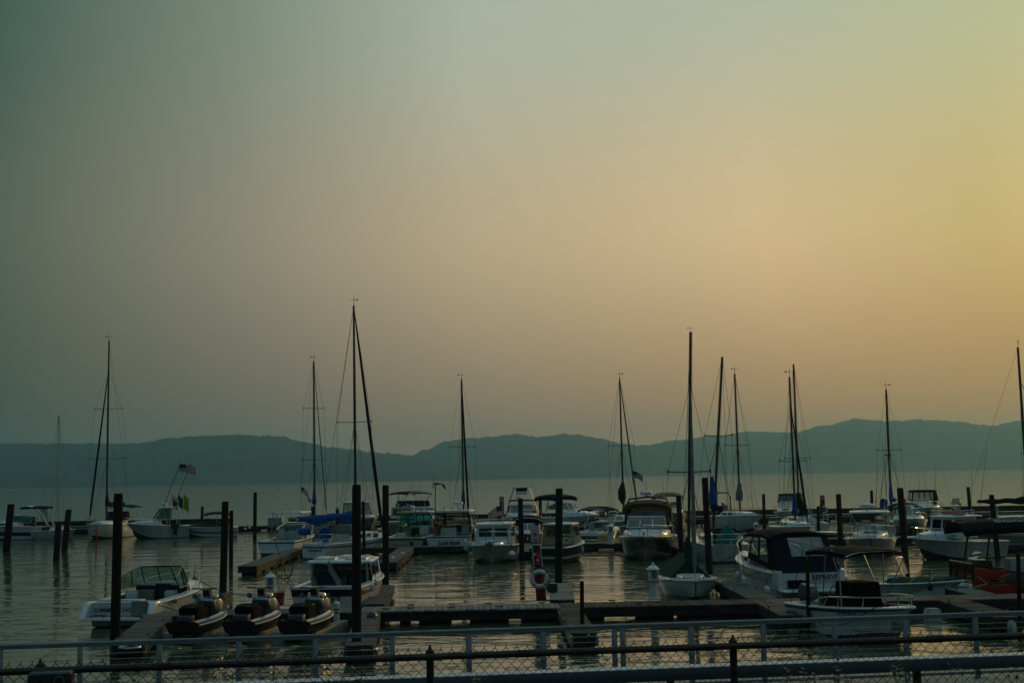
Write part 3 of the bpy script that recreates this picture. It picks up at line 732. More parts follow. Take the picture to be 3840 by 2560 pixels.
for (a, b, lab) in (((3450, 2282), (3545, 2300), 'pale foam float block beside the dark finger pier, nearest the walkway'), ((3640, 2290), (3720, 2300), 'pale foam float slab on the right side of the dark finger pier'), ((3768, 2330), (3812, 2345), 'pale foam float block at the end of the dark finger pier')):
    A = W(*a, .3); B_ = W(*b, .3); r_ = empty('foam_float', ((A.x+B_.x)/2, (A.y+B_.y)/2, 0), 0, lab, 'float'); m = MB(); m.cbox((0, 0, .12), (abs(B_.x-A.x)+.15, .5, .5), .05); m.build('block', 'foam', r_); m = MB(); m.box((0, 0, .385), (abs(B_.x-A.x)+.05, .42, .03)); m.build('lid', 'foam', r_)
# foam floats and a white fender post at the near end of the cross pier
A = W(3040, 2340, .2)
r_ = empty('foam_float', (A.x, A.y, 0), 0, 'white foam float block beside the bare post in front of the open fishing boat', 'float'); m = MB(); m.cbox((.1, 0, .15), (.55, .5, .42), .05); m.build('block', 'foam', r_); m = MB(); m.cbox((-.55, .05, .05), (.35, .5, .5), .05); m.build('block', 'foam', r_)
A = W(2962, 2345, .1)
m = MB(); m.lathe([(.03, -.35), (.085, -.3), (.09, .15), (.03, .25)], (0, 0, 0), 12); o = m.build('dock_fender', 'white_plastic', None, loc=(A.x, A.y, .2)); tag(o, 'ribbed white fender hanging in the water left of the foam block', 'fender')
# middle and far docks
finger('middle dock running behind the second row of boats', (-14.9, 90), (48, 91.5), 1.9, mt='deck_far', planks=False, cl=False, xy=True, name='middle_dock')
for X, Ya, Yb, hp, lab, sd in ((-14.7, 89.1, 72.5, None, 'long mossy finger pier left of the sailboat sinbad', 'algae_wood'), (-7.25, 89.1, 73.5, None, 'mossy finger pier with round white fenders right of the sailboat sinbad', 'algae_wood'), (.75, 89, 81.5, (-.35, .1, .3), 'short finger pier with a pale hoop right of the white pilothouse boat', 'fascia'), (10.1, 89, 79, (-.3, .1, .3), 'finger pier right of the navy hulled cruiser', 'fascia'), (18.6, 89, 80, (-.3, .1, .3), 'finger pier left of the bow-on fishing boat with radar', 'fascia'), (29.2, 89, 79.5, (-.4, .2, .3), 'finger pier right of the white lobster boat', 'fascia')):
    finger(lab, (X, Ya), (X+.25, Yb), 1.0, mt='deck_far', planks=False, cl=False, xy=True, side=sd, hoop=hp)
fd = finger('far breakwater dock with a dark board wall along its outer side', (-56, 140), (62, 131.5), 2.6, mt='deck_far', planks=False, cl=False, xy=True, name='breakwater_dock')
Lf = math.hypot(118, 8.5)
for i in range(40):
    if 8 < i < 11: continue
    m = MB(); m.box((Lf*(i+.5)/40, 1.35, .98), (Lf/40-.004, .12, .55)); m.box((Lf*(i+.5)/40, 1.37, .5), (Lf/40-.03, .1, .3)); m.build('wall_panel', 'fascia', fd)
for i in range(0, 40, 3):
    m = MB(); m.box((Lf*(i+.5)/40, -1.22, .3), (.5, .12, .3)); m.build('fender_board', 'algae_wood', fd)

# ------------------------------------------------------------------ pilings
def pile(xt, yt, xb, yb, w_, label, cap=None, band=None, mt='piling', name='piling', Y=None):
    b = W(xb, yb) if Y is None else PD(xb, yb, Y); b = V3(b.x, b.y, 0); t = PD(xt, yt, b.y); r = w_/2*b.y/F
    m = MB(); n = 12; rings = []
    for k, q in enumerate((-.35, 0, .1, .25, .4, .55, .7, .85, .97, 1.0)):
        c = b.lerp(t, q)-b; rr = r*(1.04-.08*max(0, q))*(1 if k < 9 else .93)*random.uniform(.985, 1.015)
        rings.append([(c.x+rr*math.cos(2*math.pi*i/n)*random.uniform(.985, 1.015), c.y+rr*math.sin(2*math.pi*i/n), c.z) for i in range(n+1)])
        rings[-1][-1] = rings[-1][0]
    m.grid(rings); m.add([p for p in rings[-1][:-1]], [tuple(range(n))])
    if cap:
        root = empty(name, b, 0, label, cap and 'piling'); o = m.build('post', mt, root)
        c = MB(); c.lathe([(r*1.12, -.05), (r*1.15, .05), (.02, r*2.0)], t-b, 12); c.build('cap', 'white_plastic', root)
    else:
        o = m.build(name, mt, None, loc=b); tag(o, label, 'piling')
    o['group'] = 'mooring pilings'
    return b
PILES = [
 (42, 1889, 24, 2066, 27, 'leaning dark piling at the far left in front of the cruiser with an arch'),
 (220, 1954, 211, 2100, 24, 'short dark piling in front of the small outboard sailboat'),
 (258, 1909, 241, 2066, 23, 'dark piling just right of the small outboard sailboat'),
 (444, 1849, 430, 2452, 36, 'tall dark piling in front of the stern of the white cuddy boat'),
 (845, 1879, 836, 2224, 27, 'tall piling at the end of the short wide pier'),
 (868, 1913, 866, 2130, 15, 'thinner piling at the near end of the long mossy finger pier'),
 (957, 1845, 955, 2022, 14, 'slim piling standing in open water left of the hardtop boat'),
 (759, 1898, 755, 2010, 11, 'slim piling in front of the runabout with the brown cover'),
 (1337, 1816, 1337, 2470, 35, 'tallest thick piling at the centre left, in front of the cabin boat and jet skis'),
 (1362, 1878, 1366, 2092, 12, 'slim piling just behind the thick central left piling'),
 (1446, 1818, 1446, 2212, 25, 'tall piling at the far end of the finger pier beside the cabin boat'),
 (1171, 1898, 1173, 2004, 11, 'short slim piling under the bright blue sail cover'),
 (1576, 1880, 1577, 2005, 11, 'short piling behind the two hardtop boats'),
 (1951, 1868, 1958, 2100, 19, 'piling right of the white pilothouse boat seen bow-on'),
 (2026, 1871, 2027, 1975, 12, 'slim piling right of the tower boat'),
 (2097, 1830, 2095, 2205, 28, 'thick tall piling behind the pale boarded finger pier'),
 (2182, 2178, 2184, 2400, 16, 'short thin post on the finger with pale metal edges'),
 (2544, 1857, 2557, 2100, 20, 'piling right of the navy hulled cruiser'),
 (2643, 1790, 2663, 2188, 25, 'tall thick piling behind the small sailboat with the green cover'),
 (2863, 1851, 2867, 1985, 12, 'slim piling between the bow-on sailboat and the brown canvas cruiser'),
 (3144, 1851, 3155, 2085, 20, 'piling left of the bow-on fishing boat with radar'),
 (3068, 1897, 3070, 2020, 13, 'short piling left of the red ring post on the far dock'),
 (3079, 1890, 3082, 1962, 9, 'stubby piling touching the far red ring post'),
 (3268, 1838, 3272, 1965, 12, 'slim piling behind the radar of the bow-on fishing boat'),
 (3375, 1828, 3400, 2165, 25, 'tall thick piling right of the bow-on fishing boat'),
 (3505, 1842, 3509, 1962, 13, 'slim piling in front of the cruiser with the dark clear-window canvas'),
 (3630, 1825, 3642, 1962, 13, 'slim leaning piling right of the lobster boat roof'),
 (3718, 1854, 3742, 2098, 20, 'piling behind the black awning of the pontoon boat'),
 (3818, 2073, 3826, 2390, 16, 'dark reddish post at the right edge in front of the pontoon boat'),
 (3028, 2097, 3032, 2372, 15, 'bare thin post at the stern of the open fishing boat'),
]
for q in PILES: pile(*q)
pile(1265, 1905, 1265, 2003, 13, 'short piling with a white cone cap behind the boat sinbad', cap=True)
pile(361, 1970, 361, 2056, 5, 'thin red stake in the water at the left', mt='red', name='stake')

# ------------------------------------------------------------------ promenade, railing, guard rail, chain-link fence
def online(x, y, Y0, t):
    d = ray(x, y); s_ = Y0/(d.y-t*d.x); return CAM+d*s_
ZG = 1.64; TT = .129
g = MB(); e0 = 22.2
g.add([(-60, -30, ZG), (60, -30, ZG), (60, e0+60*TT, ZG), (-60, e0-60*TT, ZG), (-60, e0-60*TT, -2), (60, e0+60*TT, -2)], [(0, 1, 2, 3), (3, 2, 5, 4)])
tag(g.build('promenade', 'concrete'), kind='structure')
g = MB()
g.add([(-60, -30, ZG+.004), (60, -30, ZG+.004), (60, 16.2+60*TT, ZG+.004), (-60, 16.2-60*TT, ZG+.004)], [(0, 1, 2, 3)])
tag(g.build('verge', 'soil'), kind='structure')
ANG = math.atan(TT)
def fence_root(name, Y0, label, cat): return empty(name, (0, Y0, ZG), ANG, label, cat)
def fx(x, y, Y0): p = online(x, y, Y0, TT); return (p.x)/math.cos(ANG)
rl = fence_root('promenade_railing', 21, 'grey metal railing with thin cables along the water edge', 'railing')
ZR = 2.656-ZG
m = MB(); m.tube([(-10.5, 0, ZR), (12.5, 0, ZR)], .027, 10); m.box((1, 0, ZR-.035), (23, .04, .03)); m.build('top_rail', 'rail_grey', rl)
m = MB(); m.box((1, 0, .09), (23, .05, .045)); m.build('bottom_rail', 'rail_grey', rl)
pm = MB(); pm.cbox((0, 0, (ZR-.05)/2), (.082, .05, ZR-.05), .008); pm.box((0, 0, .008), (.15, .12, .016)); pme = pm.mesh('post', 'rail_grey')
for x in (-300, 5, 302, 598, 895, 1183, 1470, 1758, 2037, 2304, 2335, 2592, 2862, 3130, 3396, 3660, 3925, 4180): inst('post', pme, rl, (fx(x, 2380, 21), 0, 0))
cm = MB(); cm.tube([(-10.5, 0, 0), (12.5, 0, 0)], .0035, 5); cme = cm.mesh('cable', 'alum')
for k in range(9): inst('cable', cme, rl, (0, .02, .18+k*.085))
gr = fence_root('guard_rail', 17.3, 'blue-grey box beam guard rail with a pale top edge in front of the railing', 'guard rail')
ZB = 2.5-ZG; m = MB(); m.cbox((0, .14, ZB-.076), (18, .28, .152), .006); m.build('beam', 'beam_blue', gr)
m = MB(); m.box((0, .14, ZB+.006), (18, .27, .008)); m.build('lit_top_strip', 'beam_lit_top', gr)  # no separate part: beam's own top face, coloured pale to stand for light
pm = MB(); pm.cbox((0, .14, (ZB-.152)/2), (.085, .1, ZB-.152), .006); pme = pm.mesh('post', 'rust_pipe')
for x in (-250, 680, 1600, 2523, 3455, 4390): inst('post', pme, gr, (fx(x, 2540, 17.3), 0, 0))
cf = fence_root('chain_link_fence', 9, 'rusty chain-link fence across the near foreground', 'fence')
ZC = 3.834-ZG; m = MB(); m.tube([(-5, 0, ZC), (5, 0, ZC)], .0225, 9)
for x in (-2.3, .05, 2.9): m.tube([(x-.06, 0, ZC), (x+.06, 0, ZC)], .026, 9)
m.build('top_rail', 'rust_pipe', cf)
pm = MB(); pm.tube([(0, .05, 0), (0, .05, ZC+.02)], .026, 9); pm.lathe([(.03, ZC), (.031, ZC+.03), (.014, ZC+.045), (.006, ZC+.07)], (0, .05, 0), 9); pme = pm.mesh('post', 'rust_pipe')
for x in (145, 1615, 2760, 4000): inst('post', pme, cf, (fx(x, 2500, 9), 0, 0))
wm = MB(); cell = .072; k = 0; H = 1.35; zt = ZC+.045; nseg = int(H/(cell/2)); x = -4.4
while x < 4.4:
    pts = [(x+cell/2*((i+k) % 2), .003*(1 if i % 2 else -1), zt-i*cell/2) for i in range(nseg)]
    wm.tube([(pts[0][0]+.006, 0, zt+.02)]+pts, .0032, 3); x += cell/2; k += 1
wmo = wm.build('wire_mesh', 'chain_wire', cf); wmo['kind'] = 'stuff'
# ------------------------------------------------------------------ dock furniture
def pedestal(x, y, hpx, label, z=ZD, Y=None):
    p = W(x, y, z) if Y is None else PD(x, y, Y); h = hpx*p.y/F; k = h/1.3
    root = empty('power_pedestal', (p.x, p.y, p.z), 0, label, 'pedestal', 'dock power pedestals')
    m = MB(); n = 8
    m.lathe([(.24*k, 0), (.24*k, .04*k), (.21*k, .05*k), (.15*k, .32*k), (.13*k, .62*k), (.14*k, .66*k)], (0, 0, 0), n, M=Matrix.Rotation(R(22.5), 3, 'Z')); m.build('shaft', 'white_plastic', root, ang=25)
    m = MB(); m.cbox((0, 0, .83*k), (.32*k, .32*k, .36*k), .03*k); m.build('socket_box', 'white_plastic', root)
    m = MB(); m.box((.02*k, -.168*k, .86*k), (.2*k, .02*k, .2*k)); m.build('socket_cover', 'hull_grey', root)
    m = MB(); m.lathe([(.24*k, 1.01*k), (.25*k, 1.04*k), (.2*k, 1.09*k), (.1*k, 1.16*k), (.06*k, 1.17*k), (.06*k, 1.22*k), (.035*k, 1.27*k)], (0, 0, 0), n, M=Matrix.Rotation(R(22.5), 3, 'Z')); m.build('cap', 'white_plastic', root, ang=25)
    return root
pedestal(1014, 2262, 122, 'white power pedestal on the walkway left of the red bucket')
pedestal(2452, 2246, 138, 'white power pedestal on the walkway left of the small sailboat')
pedestal(2290, 2038, 80, 'white power pedestal on the middle dock left of the navy hulled cruiser')
pedestal(2255, 1955, 48, 'white power pedestal on the far dock above the black bimini runabout', Y=132)
pedestal(2836, 2010, 56, 'white power pedestal just left of the navy canvas cruiser', Y=90.5)
pedestal(3040, 1946, 50, 'white power pedestal on the far dock left of the red ring post', Y=131)
pedestal(3342, 2010, 66, 'white power pedestal right of the bow-on fishing boat', Y=90.5)
pedestal(3406, 1940, 52, 'white power pedestal on the far dock right of the thick piling', Y=131)
pedestal(3737, 1938, 52, 'white power pedestal on the far dock near the right edge', Y=130)

def ring_part(parent, r, tr, loc, mt='white_plastic', segs=24):
    m = MB(); m.tube([(loc[0]+r*math.cos(a), loc[1], loc[2]+r*math.sin(a)) for a in [2*math.pi*k/segs for k in range(segs)]], tr, 9, closed=True)
    o = m.build('life_ring', mt, parent)
    for q in range(4):
        b = MB(); a0 = R(45+90*q); b.tube([(loc[0]+r*math.cos(a0+d), loc[1], loc[2]+r*math.sin(a0+d)) for d in (-.09, -.03, .03, .09)], tr*1.06, 9); b.build('band', 'hull_grey', o)
    rp = MB(); rp.tube([(loc[0]+(r+tr*1.25)*math.cos(a)*(1+.03*math.sin(5*a)), loc[1]-.03, loc[2]+(r+tr*1.25)*math.sin(a)) for a in [2*math.pi*k/32 for k in range(32)]], .012, 4, closed=True); rp.build('grab_rope', 'rope_pale', o)
    return o
def ring_station():
    p = W(2030, 2248, ZD); Y = p.y; s_ = Y/F; root = empty('life_ring_station', p, 0, 'red safety post with a white life ring and a no-swimming style sign', 'ring station')
    H = 258*s_; lean = -20*s_      # the post leans a little to the left
    wd = 36*s_
    def cx(z): return lean*z/H
    m = MB(); m.hexa([(-wd*.5, -.06, 0), (wd*.5, -.06, 0), (wd*.5, .1, 0), (-wd*.5, .1, 0), (lean-wd*.46, -.06, H), (lean+wd*.46, -.06, H), (lean+wd*.46, .1, H), (lean-wd*.46, .1, H)]); m.build('post', 'red', root, bevel=.01)
    m = MB(); m.box((0, .02, .05), (wd*1.05, .22, .1)); m.build('foot', 'dark_plastic', root)
    # sign
    z0, z1 = H-46*s_, H-4*s_; sw = 29*s_
    m = MB(); m.hexa([(cx(z0)-sw/2, -.075, z0), (cx(z0)+sw/2, -.075, z0), (cx(z0)+sw/2, -.062, z0), (cx(z0)-sw/2, -.062, z0), (cx(z1)-sw/2, -.075, z1), (cx(z1)+sw/2, -.075, z1), (cx(z1)+sw/2, -.062, z1), (cx(z1)-sw/2, -.062, z1)]); sg = m.build('sign_board', 'flag_white', root)
    zc = z1-13*s_; c = cx(zc); m = MB(); rr = 6.5*s_
    m.tube([(c+rr*math.cos(a), -.08, zc+rr*math.sin(a)) for a in [2*math.pi*k/20 for k in range(20)]], .012, 5, closed=True); m.tube([(c-rr*.7, -.081, zc+rr*.7), (c+rr*.7, -.081, zc-rr*.7)], .011, 5); m.build('prohibition_mark', 'red', sg)
    m = MB(); m.tube([(c-rr*.5, -.079, zc-rr*.35), (c-.01, -.079, zc+rr*.1), (c+rr*.5, -.079, zc+rr*.3)], .014, 5); m.lathe([(.001, -.02), (.02, 0), (.001, .02)], (c+rr*.3, -.079, zc+rr*.5), 8); m.build('swimmer_mark', 'ink', sg)
    for dz, ww in ((-12, 2), (-17, 20), (-22, 16), (-25, 13), (-28, 12)):
        zz = zc+dz*s_; m = MB(); m.box((cx(zz), -.0775, zz), (ww*s_, .004, (2.2 if dz in (-12, -17) else 1.3)*s_)); m.build('print_line', 'ink', sg)
    # extinguisher cabinet
    z0, z1 = H-140*s_, H-55*s_; cw = 30*s_
    fr = MB()
    for a, b, t in (((-cw/2, z0), (-cw/2, z1), .025), ((cw/2, z0), (cw/2, z1), .025), ((-cw/2, z1), (cw/2, z1), .05), ((-cw/2, z0), (cw/2, z0), .025)):
        fr.tube([(cx(a[1])+a[0], -.08, a[1]), (cx(b[1])+b[0], -.08, b[1])], t, 4)
    cab = fr.build('cabinet_frame', 'white_plastic', root)
    m = MB(); m.add([(cx(z0)-cw/2, -.066, z0), (cx(z0)+cw/2, -.066, z0), (cx(z1)+cw/2, -.066, z1), (cx(z1)-cw/2, -.066, z1)], [(0, 1, 2, 3)]); m.build('cabinet_back', 'dark_plastic', cab)
    m = MB(); m.lathe([(.03, .0), (.085, .03), (.085, .42), (.04, .5), (.03, .56)], (cx(z0+.2), -.1, z0+.06), 10); m.box((cx(z0+.2)+.03, -.12, z0+.64), (.14, .03, .05)); m.build('extinguisher', 'red', cab)
    m = MB(); m.box((cx(z0+.3), -.19, z0+.28), (.07, .01, .07)); m.build('tag', 'flag_white', cab)
    m = MB(); m.box((cx(z1-.3)-.06, -.1, z1-.36), (.14, .01, .1), M=Matrix.Rotation(R(25), 3, 'Y')); m.build('paper', 'flag_white', cab)
    ring_part(root, 27*s_, 8.5*s_, (cx(75*s_), -.16, 78*s_))
    m = MB(); m.tube([(-.28*math.cos(a)*1.3-.05, -.14, .75+.45*math.sin(a)) for a in [R(q) for q in range(60, 260, 20)]]+[(.0, -.12, .02), (.6, -.3, .01), (-.6, -.45, .01), (.3, -.5, .01)], .02, 6); m.tube([(.24, -.13, 1.0), (.3, -.15, .6), (.2, -.15, .35), (.05, -.13, .3)], .018, 6); m.build('hose', 'rope_dark', root)
    # round dark drum by the post
    q = W(2088, 2225, ZD); m = MB(); m.lathe([(.02, -.2), (.2, -.17), (.22, 0), (.2, .17), (.02, .2)], (0, 0, 0), 14); o = m.build('round_fender', 'dark_plastic', None, loc=(q.x-.15, q.y+.5, ZD+.2)); tag(o, 'round dark fender lying beside the red ring post', 'fender')
ring_station()
def far_ring(x0, x1, y0, y1, Y, label, ring=None, board=False):
    p = PD((x0+x1)/2, y1, Y); s_ = Y/F; root = empty('life_ring_station', p, 0, label, 'ring station'); H = (y1-y0)*s_; wd = (x1-x0)*s_
    m = MB(); m.cbox((0, 0, H/2), (wd, .16, H), .02); m.build('post', 'red', root)
    m = MB(); m.box((0, -.09, H*.62), (wd*.8, .02, H*.36)); m.build('cabinet', 'dark_plastic', root)
    m = MB(); m.box((0, -.095, H*.82), (wd*.86, .02, .05)); m.build('cabinet_rim', 'flag_white', root)
    if board: m = MB(); m.box((0, -.1, H*.86), (wd*.85, .02, H*.22)); m.build('sign_board', 'hull_grey', root)
    if ring: ring_part(root, 12*s_, 3.6*s_, (ring[0]*s_, -.14, ring[1]*s_), segs=18)
far_ring(1874, 1891, 1862, 1955, 133, 'red safety post on the far dock behind the flag of the pilothouse boat')
far_ring(1863, 1884, 1899, 2046, 90.5, 'red safety post with a grey sign on the middle dock behind the pilothouse boat', board=True)
far_ring(3078, 3095, 1857, 1940, 131, 'red safety post with a white life ring on the far dock', ring=(2, 28))
far_ring(3390, 3403, 1871, 2030, 90.5, 'red safety post half hidden behind the thick piling at the right')
# red bucket
p = W(1050, 2268, ZD); rb = empty('bucket', p, 0, 'red plastic bucket standing on the walkway', 'bucket'); k = p.y/F
m = MB(); m.lathe([(14*k, 0), (17*k, 44*k), (18.5*k, 44*k), (18.5*k, 47*k), (17*k, 47*k), (15*k, 44*k), (13.5*k, 2*k)], (0, 0, 0), 16); m.build('body', 'red', rb)
m = MB(); m.box((10*k, -15.4*k, 18*k), (9*k, 1*k, 14*k)); m.build('sticker', 'hull_grey', rb)
m = MB(); m.tube([(18*k*math.cos(a), 18*k*math.sin(a)*.3-.02, 44*k-10*k*math.sin(a)) for a in [math.pi*q/8 for q in range(9)]], .006, 4); m.build('handle', 'steel', rb)

def fender(x, y, rpx, label, ball=True, Y=None, mt='white_plastic', hpx=None, rope=.5, z=None):
    p = PD(x, y, Y); k = Y/F; r = rpx*k; h = (hpx or 2*rpx)*k
    root = empty('fender', p, 0, label, 'fender')
    m = MB(); a = h/2-r
    prof = [(r*math.sin(math.pi*q/6), -a-r*math.cos(math.pi*q/6)) for q in range(0, 4)]+[(r*math.sin(math.pi*q/6), a-r*math.cos(math.pi*q/6)) for q in range(3, 6)]+[(r*.22, a+r*.95), (r*.2, a+r*1.2)]
    prof[0] = (.01, prof[0][1]); m.lathe(prof, (0, 0, 0), 14); m.build('body', mt, root)
    m = MB(); m.tube([(0, 0, a+r), (.02, .02, a+r+rope)], .012, 4); m.build('line', 'rope_dark', root)
fender(1919, 2078, 14, 'big round white fender on the bow of the pilothouse boat', Y=78.5)
fender(1747, 2043, 8, 'long white fender left of the pilothouse boat', Y=81, hpx=42)
fender(1757, 2049, 8, 'second long white fender left of the pilothouse boat, half behind the first', Y=81.3, hpx=40, rope=.3)
fender(2140, 2076, 11, 'round red fender on the quarter of the dark green boat', Y=79, mt='buoy_orange')
fender(2182, 2061, 8, 'oval white fender on the side of the dark green boat', Y=80.5, hpx=28)
fender(1473, 2092, 8, 'round white fender on the mossy finger pier, nearest the thick piling', Y=77, rope=.1)
fender(1509, 2076, 8, 'round white fender on the mossy finger pier, further back', Y=82, rope=.1)
fender(2767, 2163, 11, 'long pale fender at the bow of the navy canvas cruiser', Y=57.5, hpx=44)
fender(2876, 2212, 11, 'white fender low on the side of the navy canvas cruiser', Y=51.5, hpx=32, rope=.4)
fender(2790, 2178, 10, 'white fender halfway along the side of the navy canvas cruiser', Y=54.5, hpx=36)
fender(3433, 2034, 9, 'round white fender under the bow of the lobster boat', Y=83)
fender(3461, 2030, 6, 'long black fender on the bow of the lobster boat', Y=82.3, hpx=40, mt='black_plastic')
fender(1562, 2015, 7, 'dark fender on the side of the left hardtop fishing boat, near its bow', Y=92.5, mt='navy', hpx=22)
fender(1543, 2036, 8, 'dark fender on the side of the left hardtop fishing boat, near its stern', Y=91.2, mt='navy', hpx=24)
fender(1408, 2182, 8, 'pale fender between the cabin boat and its finger pier', Y=52.3, hpx=26)
fender(1395, 2200, 9, 'lower pale fender on the side of the cabin boat', Y=50.8, hpx=30)
fender(730, 2168, 9, 'dark blue round fender at the bow of the white cuddy boat', Y=54.8, mt='navy')
fender(2520, 2070, 9, 'black fender on the right side of the navy hulled cruiser', Y=84, hpx=46, mt='black_plastic')
fender(920, 1982, 5, 'small white fender on the far dock, left one of a pair', Y=130, rope=.1); fender(936, 1978, 5, 'small white fender on the far dock, right one of a pair', Y=130.5, rope=.1)
fender(3487, 2198, 10, 'dark blue fender at the bow of the outboard boat with the green cover', Y=51, hpx=34, mt='navy')

# ------------------------------------------------------------------ jet skis on their drive-on floats
def jetski(x, y, psi, label, trim='jet_grey', seat='black_plastic', accent=None):
    p = W(x, y, .32); root = empty('jet_ski', (p.x, p.y, 0), R(psi), label, 'jet ski', 'jet skis parked on floats'); L, B_ = 3.1, 1.2
    z0 = .36
    def hw(u): return B_/2*(.88+.12*math.sin(min(1, u/.4)*math.pi/2)) if u < .45 else B_/2*(1-((u-.45)/.55)**2.3)
    us = [0, .06, .15, .3, .45, .58, .7, .8, .88, .95, 1.0]
    m = MB(); rows = []
    for u in us:
        b = max(.03, hw(u)); x_ = -L/2+L*u; zk = z0-.12+.34*max(0, (u-.6)/.4)**2; zs = z0+.26+.18*u**2
        rows.append([(x_, 0, zk), (x_, b*.8, zk+.08), (x_, b, zs-.06), (x_, b, zs), (x_, b*.86, zs+.03)])
    for q in (1, -1): m.grid([[(a, q*b, c) for a, b, c in r_] for r_ in rows], 0, flip=q > 0)
    r0 = rows[0]; m.add([(a, b, c) for a, b, c in r0]+[(a, -b, c) for a, b, c in r0[:0:-1]], [tuple(range(9))], 0)
    m.build('hull', ['black_plastic'], root)
    # bumper rails
    m = MB()
    for q in (1, -1): m.tube([(-L/2+L*u, q*(max(.03, hw(u))+.01), z0+.2+.18*u**2) for u in us], .035, 6)
    m.build('bumper', 'jet_grey', root)
    # deck with foot wells: side gunwales high, wells low
    m = MB(); rows = []
    for u in us:
        b = max(.03, hw(u)); x_ = -L/2+L*u; zs = z0+.28+.18*u**2; well = .14 if .04 < u < .62 else 0
        rows.append([(x_, b*.86, zs+.01), (x_, b*.74, zs+(.06 if well else .05)), (x_, b*.62, zs-well), (x_, b*.36, zs-well), (x_, b*.30, zs+.05), (x_, 0, zs+.06)])
    for q in (1, -1): m.grid([[(a, q*b, c) for a, b, c in r_] for r_ in rows], 0, flip=q < 0)
    m.build('deck', trim, root, ang=50)
    # seat: long saddle, stepped
    m = MB(); rows = []
    for x_, hb, zz in ((-1.2, .22, .30), (-1.17, .29, .48), (-1.05, .31, .54), (-.8, .29, .56), (-.5, .26, .54), (-.36, .22, .44), (.0, .20, .42), (.28, .18, .48), (.42, .14, .5)):
        zb = z0+.2; rows.append([(x_, hb*1.2, zb), (x_, hb*.92, zb+zz*.62), (x_, hb*1.02, zb+zz*.84), (x_, hb*.8, zb+zz), (x_, -hb*.8, zb+zz), (x_, -hb*1.02, zb+zz*.84), (x_, -hb*.92, zb+zz*.62), (x_, -hb*1.2, zb)])
    m.grid(rows); m.add(rows[0], [tuple(range(7, -1, -1))]); m.add(rows[-1], [tuple(range(8))])
    st = m.build('seat', 'black_cloth', root, ang=50)
    m = MB(); m.tube([(-1.1, .22, z0+.7), (-1.25, .14, z0+.72), (-1.25, -.14, z0+.72), (-1.1, -.22, z0+.7)], .028, 6); m.build('grab_handle', 'black_plastic', st)
    # front cowl rising to the dash
    m = MB(); rows = []
    for x_, hb, za, zt in ((.18, .2, .3, .8), (.34, .30, .3, .96), (.55, .36, .32, 1.0), (.78, .37, .34, .9), (1.05, .33, .38, .72), (1.3, .2, .42, .54), (1.5, .06, .46, .5)):
        rows.append([(x_, hb*1.05, z0+za), (x_, hb, z0+lerp(za, zt, .6)), (x_-.04, hb*.72, z0+zt*.97), (x_-.06, 0, z0+zt), (x_-.04, -hb*.72, z0+zt*.97), (x_, -hb, z0+lerp(za, zt, .6)), (x_, -hb*1.05, z0+za)])
    m.grid(rows); m.add(rows[0], [tuple(range(6, -1, -1))]); cw = m.build('cowl', 'jet_grey', root, ang=45)
    for q in (1, -1):
        m = MB(); m.hexa([(.2, q*.2, z0+.5), (.5, q*.24, z0+.55), (.55, q*.36, z0+.5), (.25, q*.33, z0+.45), (.1, q*.14, z0+.82), (.42, q*.16, z0+.92), (.5, q*.28, z0+.86), (.2, q*.28, z0+.76)])
        m.build('side_panel', 'jet_grey', cw, bevel=.03)
    if accent:
        m = MB(); m.box((-.2, 0, z0+.66), (.3, .34, .06)); m.build('accent', accent, st, bevel=.015)
    # handlebar column
    m = MB(); m.hexa([(.3, -.12, z0+.8), (.58, -.12, z0+.85), (.58, .12, z0+.85), (.3, .12, z0+.8), (.2, -.11, z0+1.12), (.42, -.12, z0+1.17), (.42, .12, z0+1.17), (.2, .11, z0+1.12)]); hb_ = m.build('steering_column', 'black_plastic', root, bevel=.03)
    m = MB(); m.tube([(.1, .40, z0+1.17), (.2, .24, z0+1.16), (.3, .1, z0+1.13), (.3, -.1, z0+1.13), (.2, -.24, z0+1.16), (.1, -.40, z0+1.17)], [.024, .024, .02, .02, .024, .024], 6); m.build('handlebar', 'black_plastic', hb_)
    for q in (1, -1):
        m = MB(); m.lathe([(.001, -.03), (.07, -.02), (.09, 0), (.07, .03), (.001, .05)], (.4, q*.44, z0+.9), 10, M=Matrix.Rotation(R(80), 3, 'Y') @ Matrix.Scale(1.0, 3)); mo = m.build('mirror', 'dark_plastic', root)
        m = MB(); m.lathe([(.001, 0), (.075, 0), (.075, .006), (.001, .006)], (.365, q*.44, z0+.9), 12, M=Matrix.Rotation(R(-80), 3, 'Y')); m.build('mirror_glass', 'mirror_blue', mo)
        m = MB(); m.tube([(.4, q*.3, z0+.82), (.42, q*.38, z0+.88)], .022, 5); m.build('mirror_stalk', 'dark_plastic', mo)
    m = MB(); m.hexa([(-1.5, -.28, z0+.1), (-1.25, -.3, z0+.1), (-1.25, .3, z0+.1), (-1.5, .28, z0+.1), (-1.42, -.24, z0+.45), (-1.2, -.26, z0+.5), (-1.2, .26, z0+.5), (-1.42, .24, z0+.45)]); m.build('tail_block', 'dark_plastic', root, bevel=.04)
    root.scale = (1.03, 1.03, 1.03)
    return root
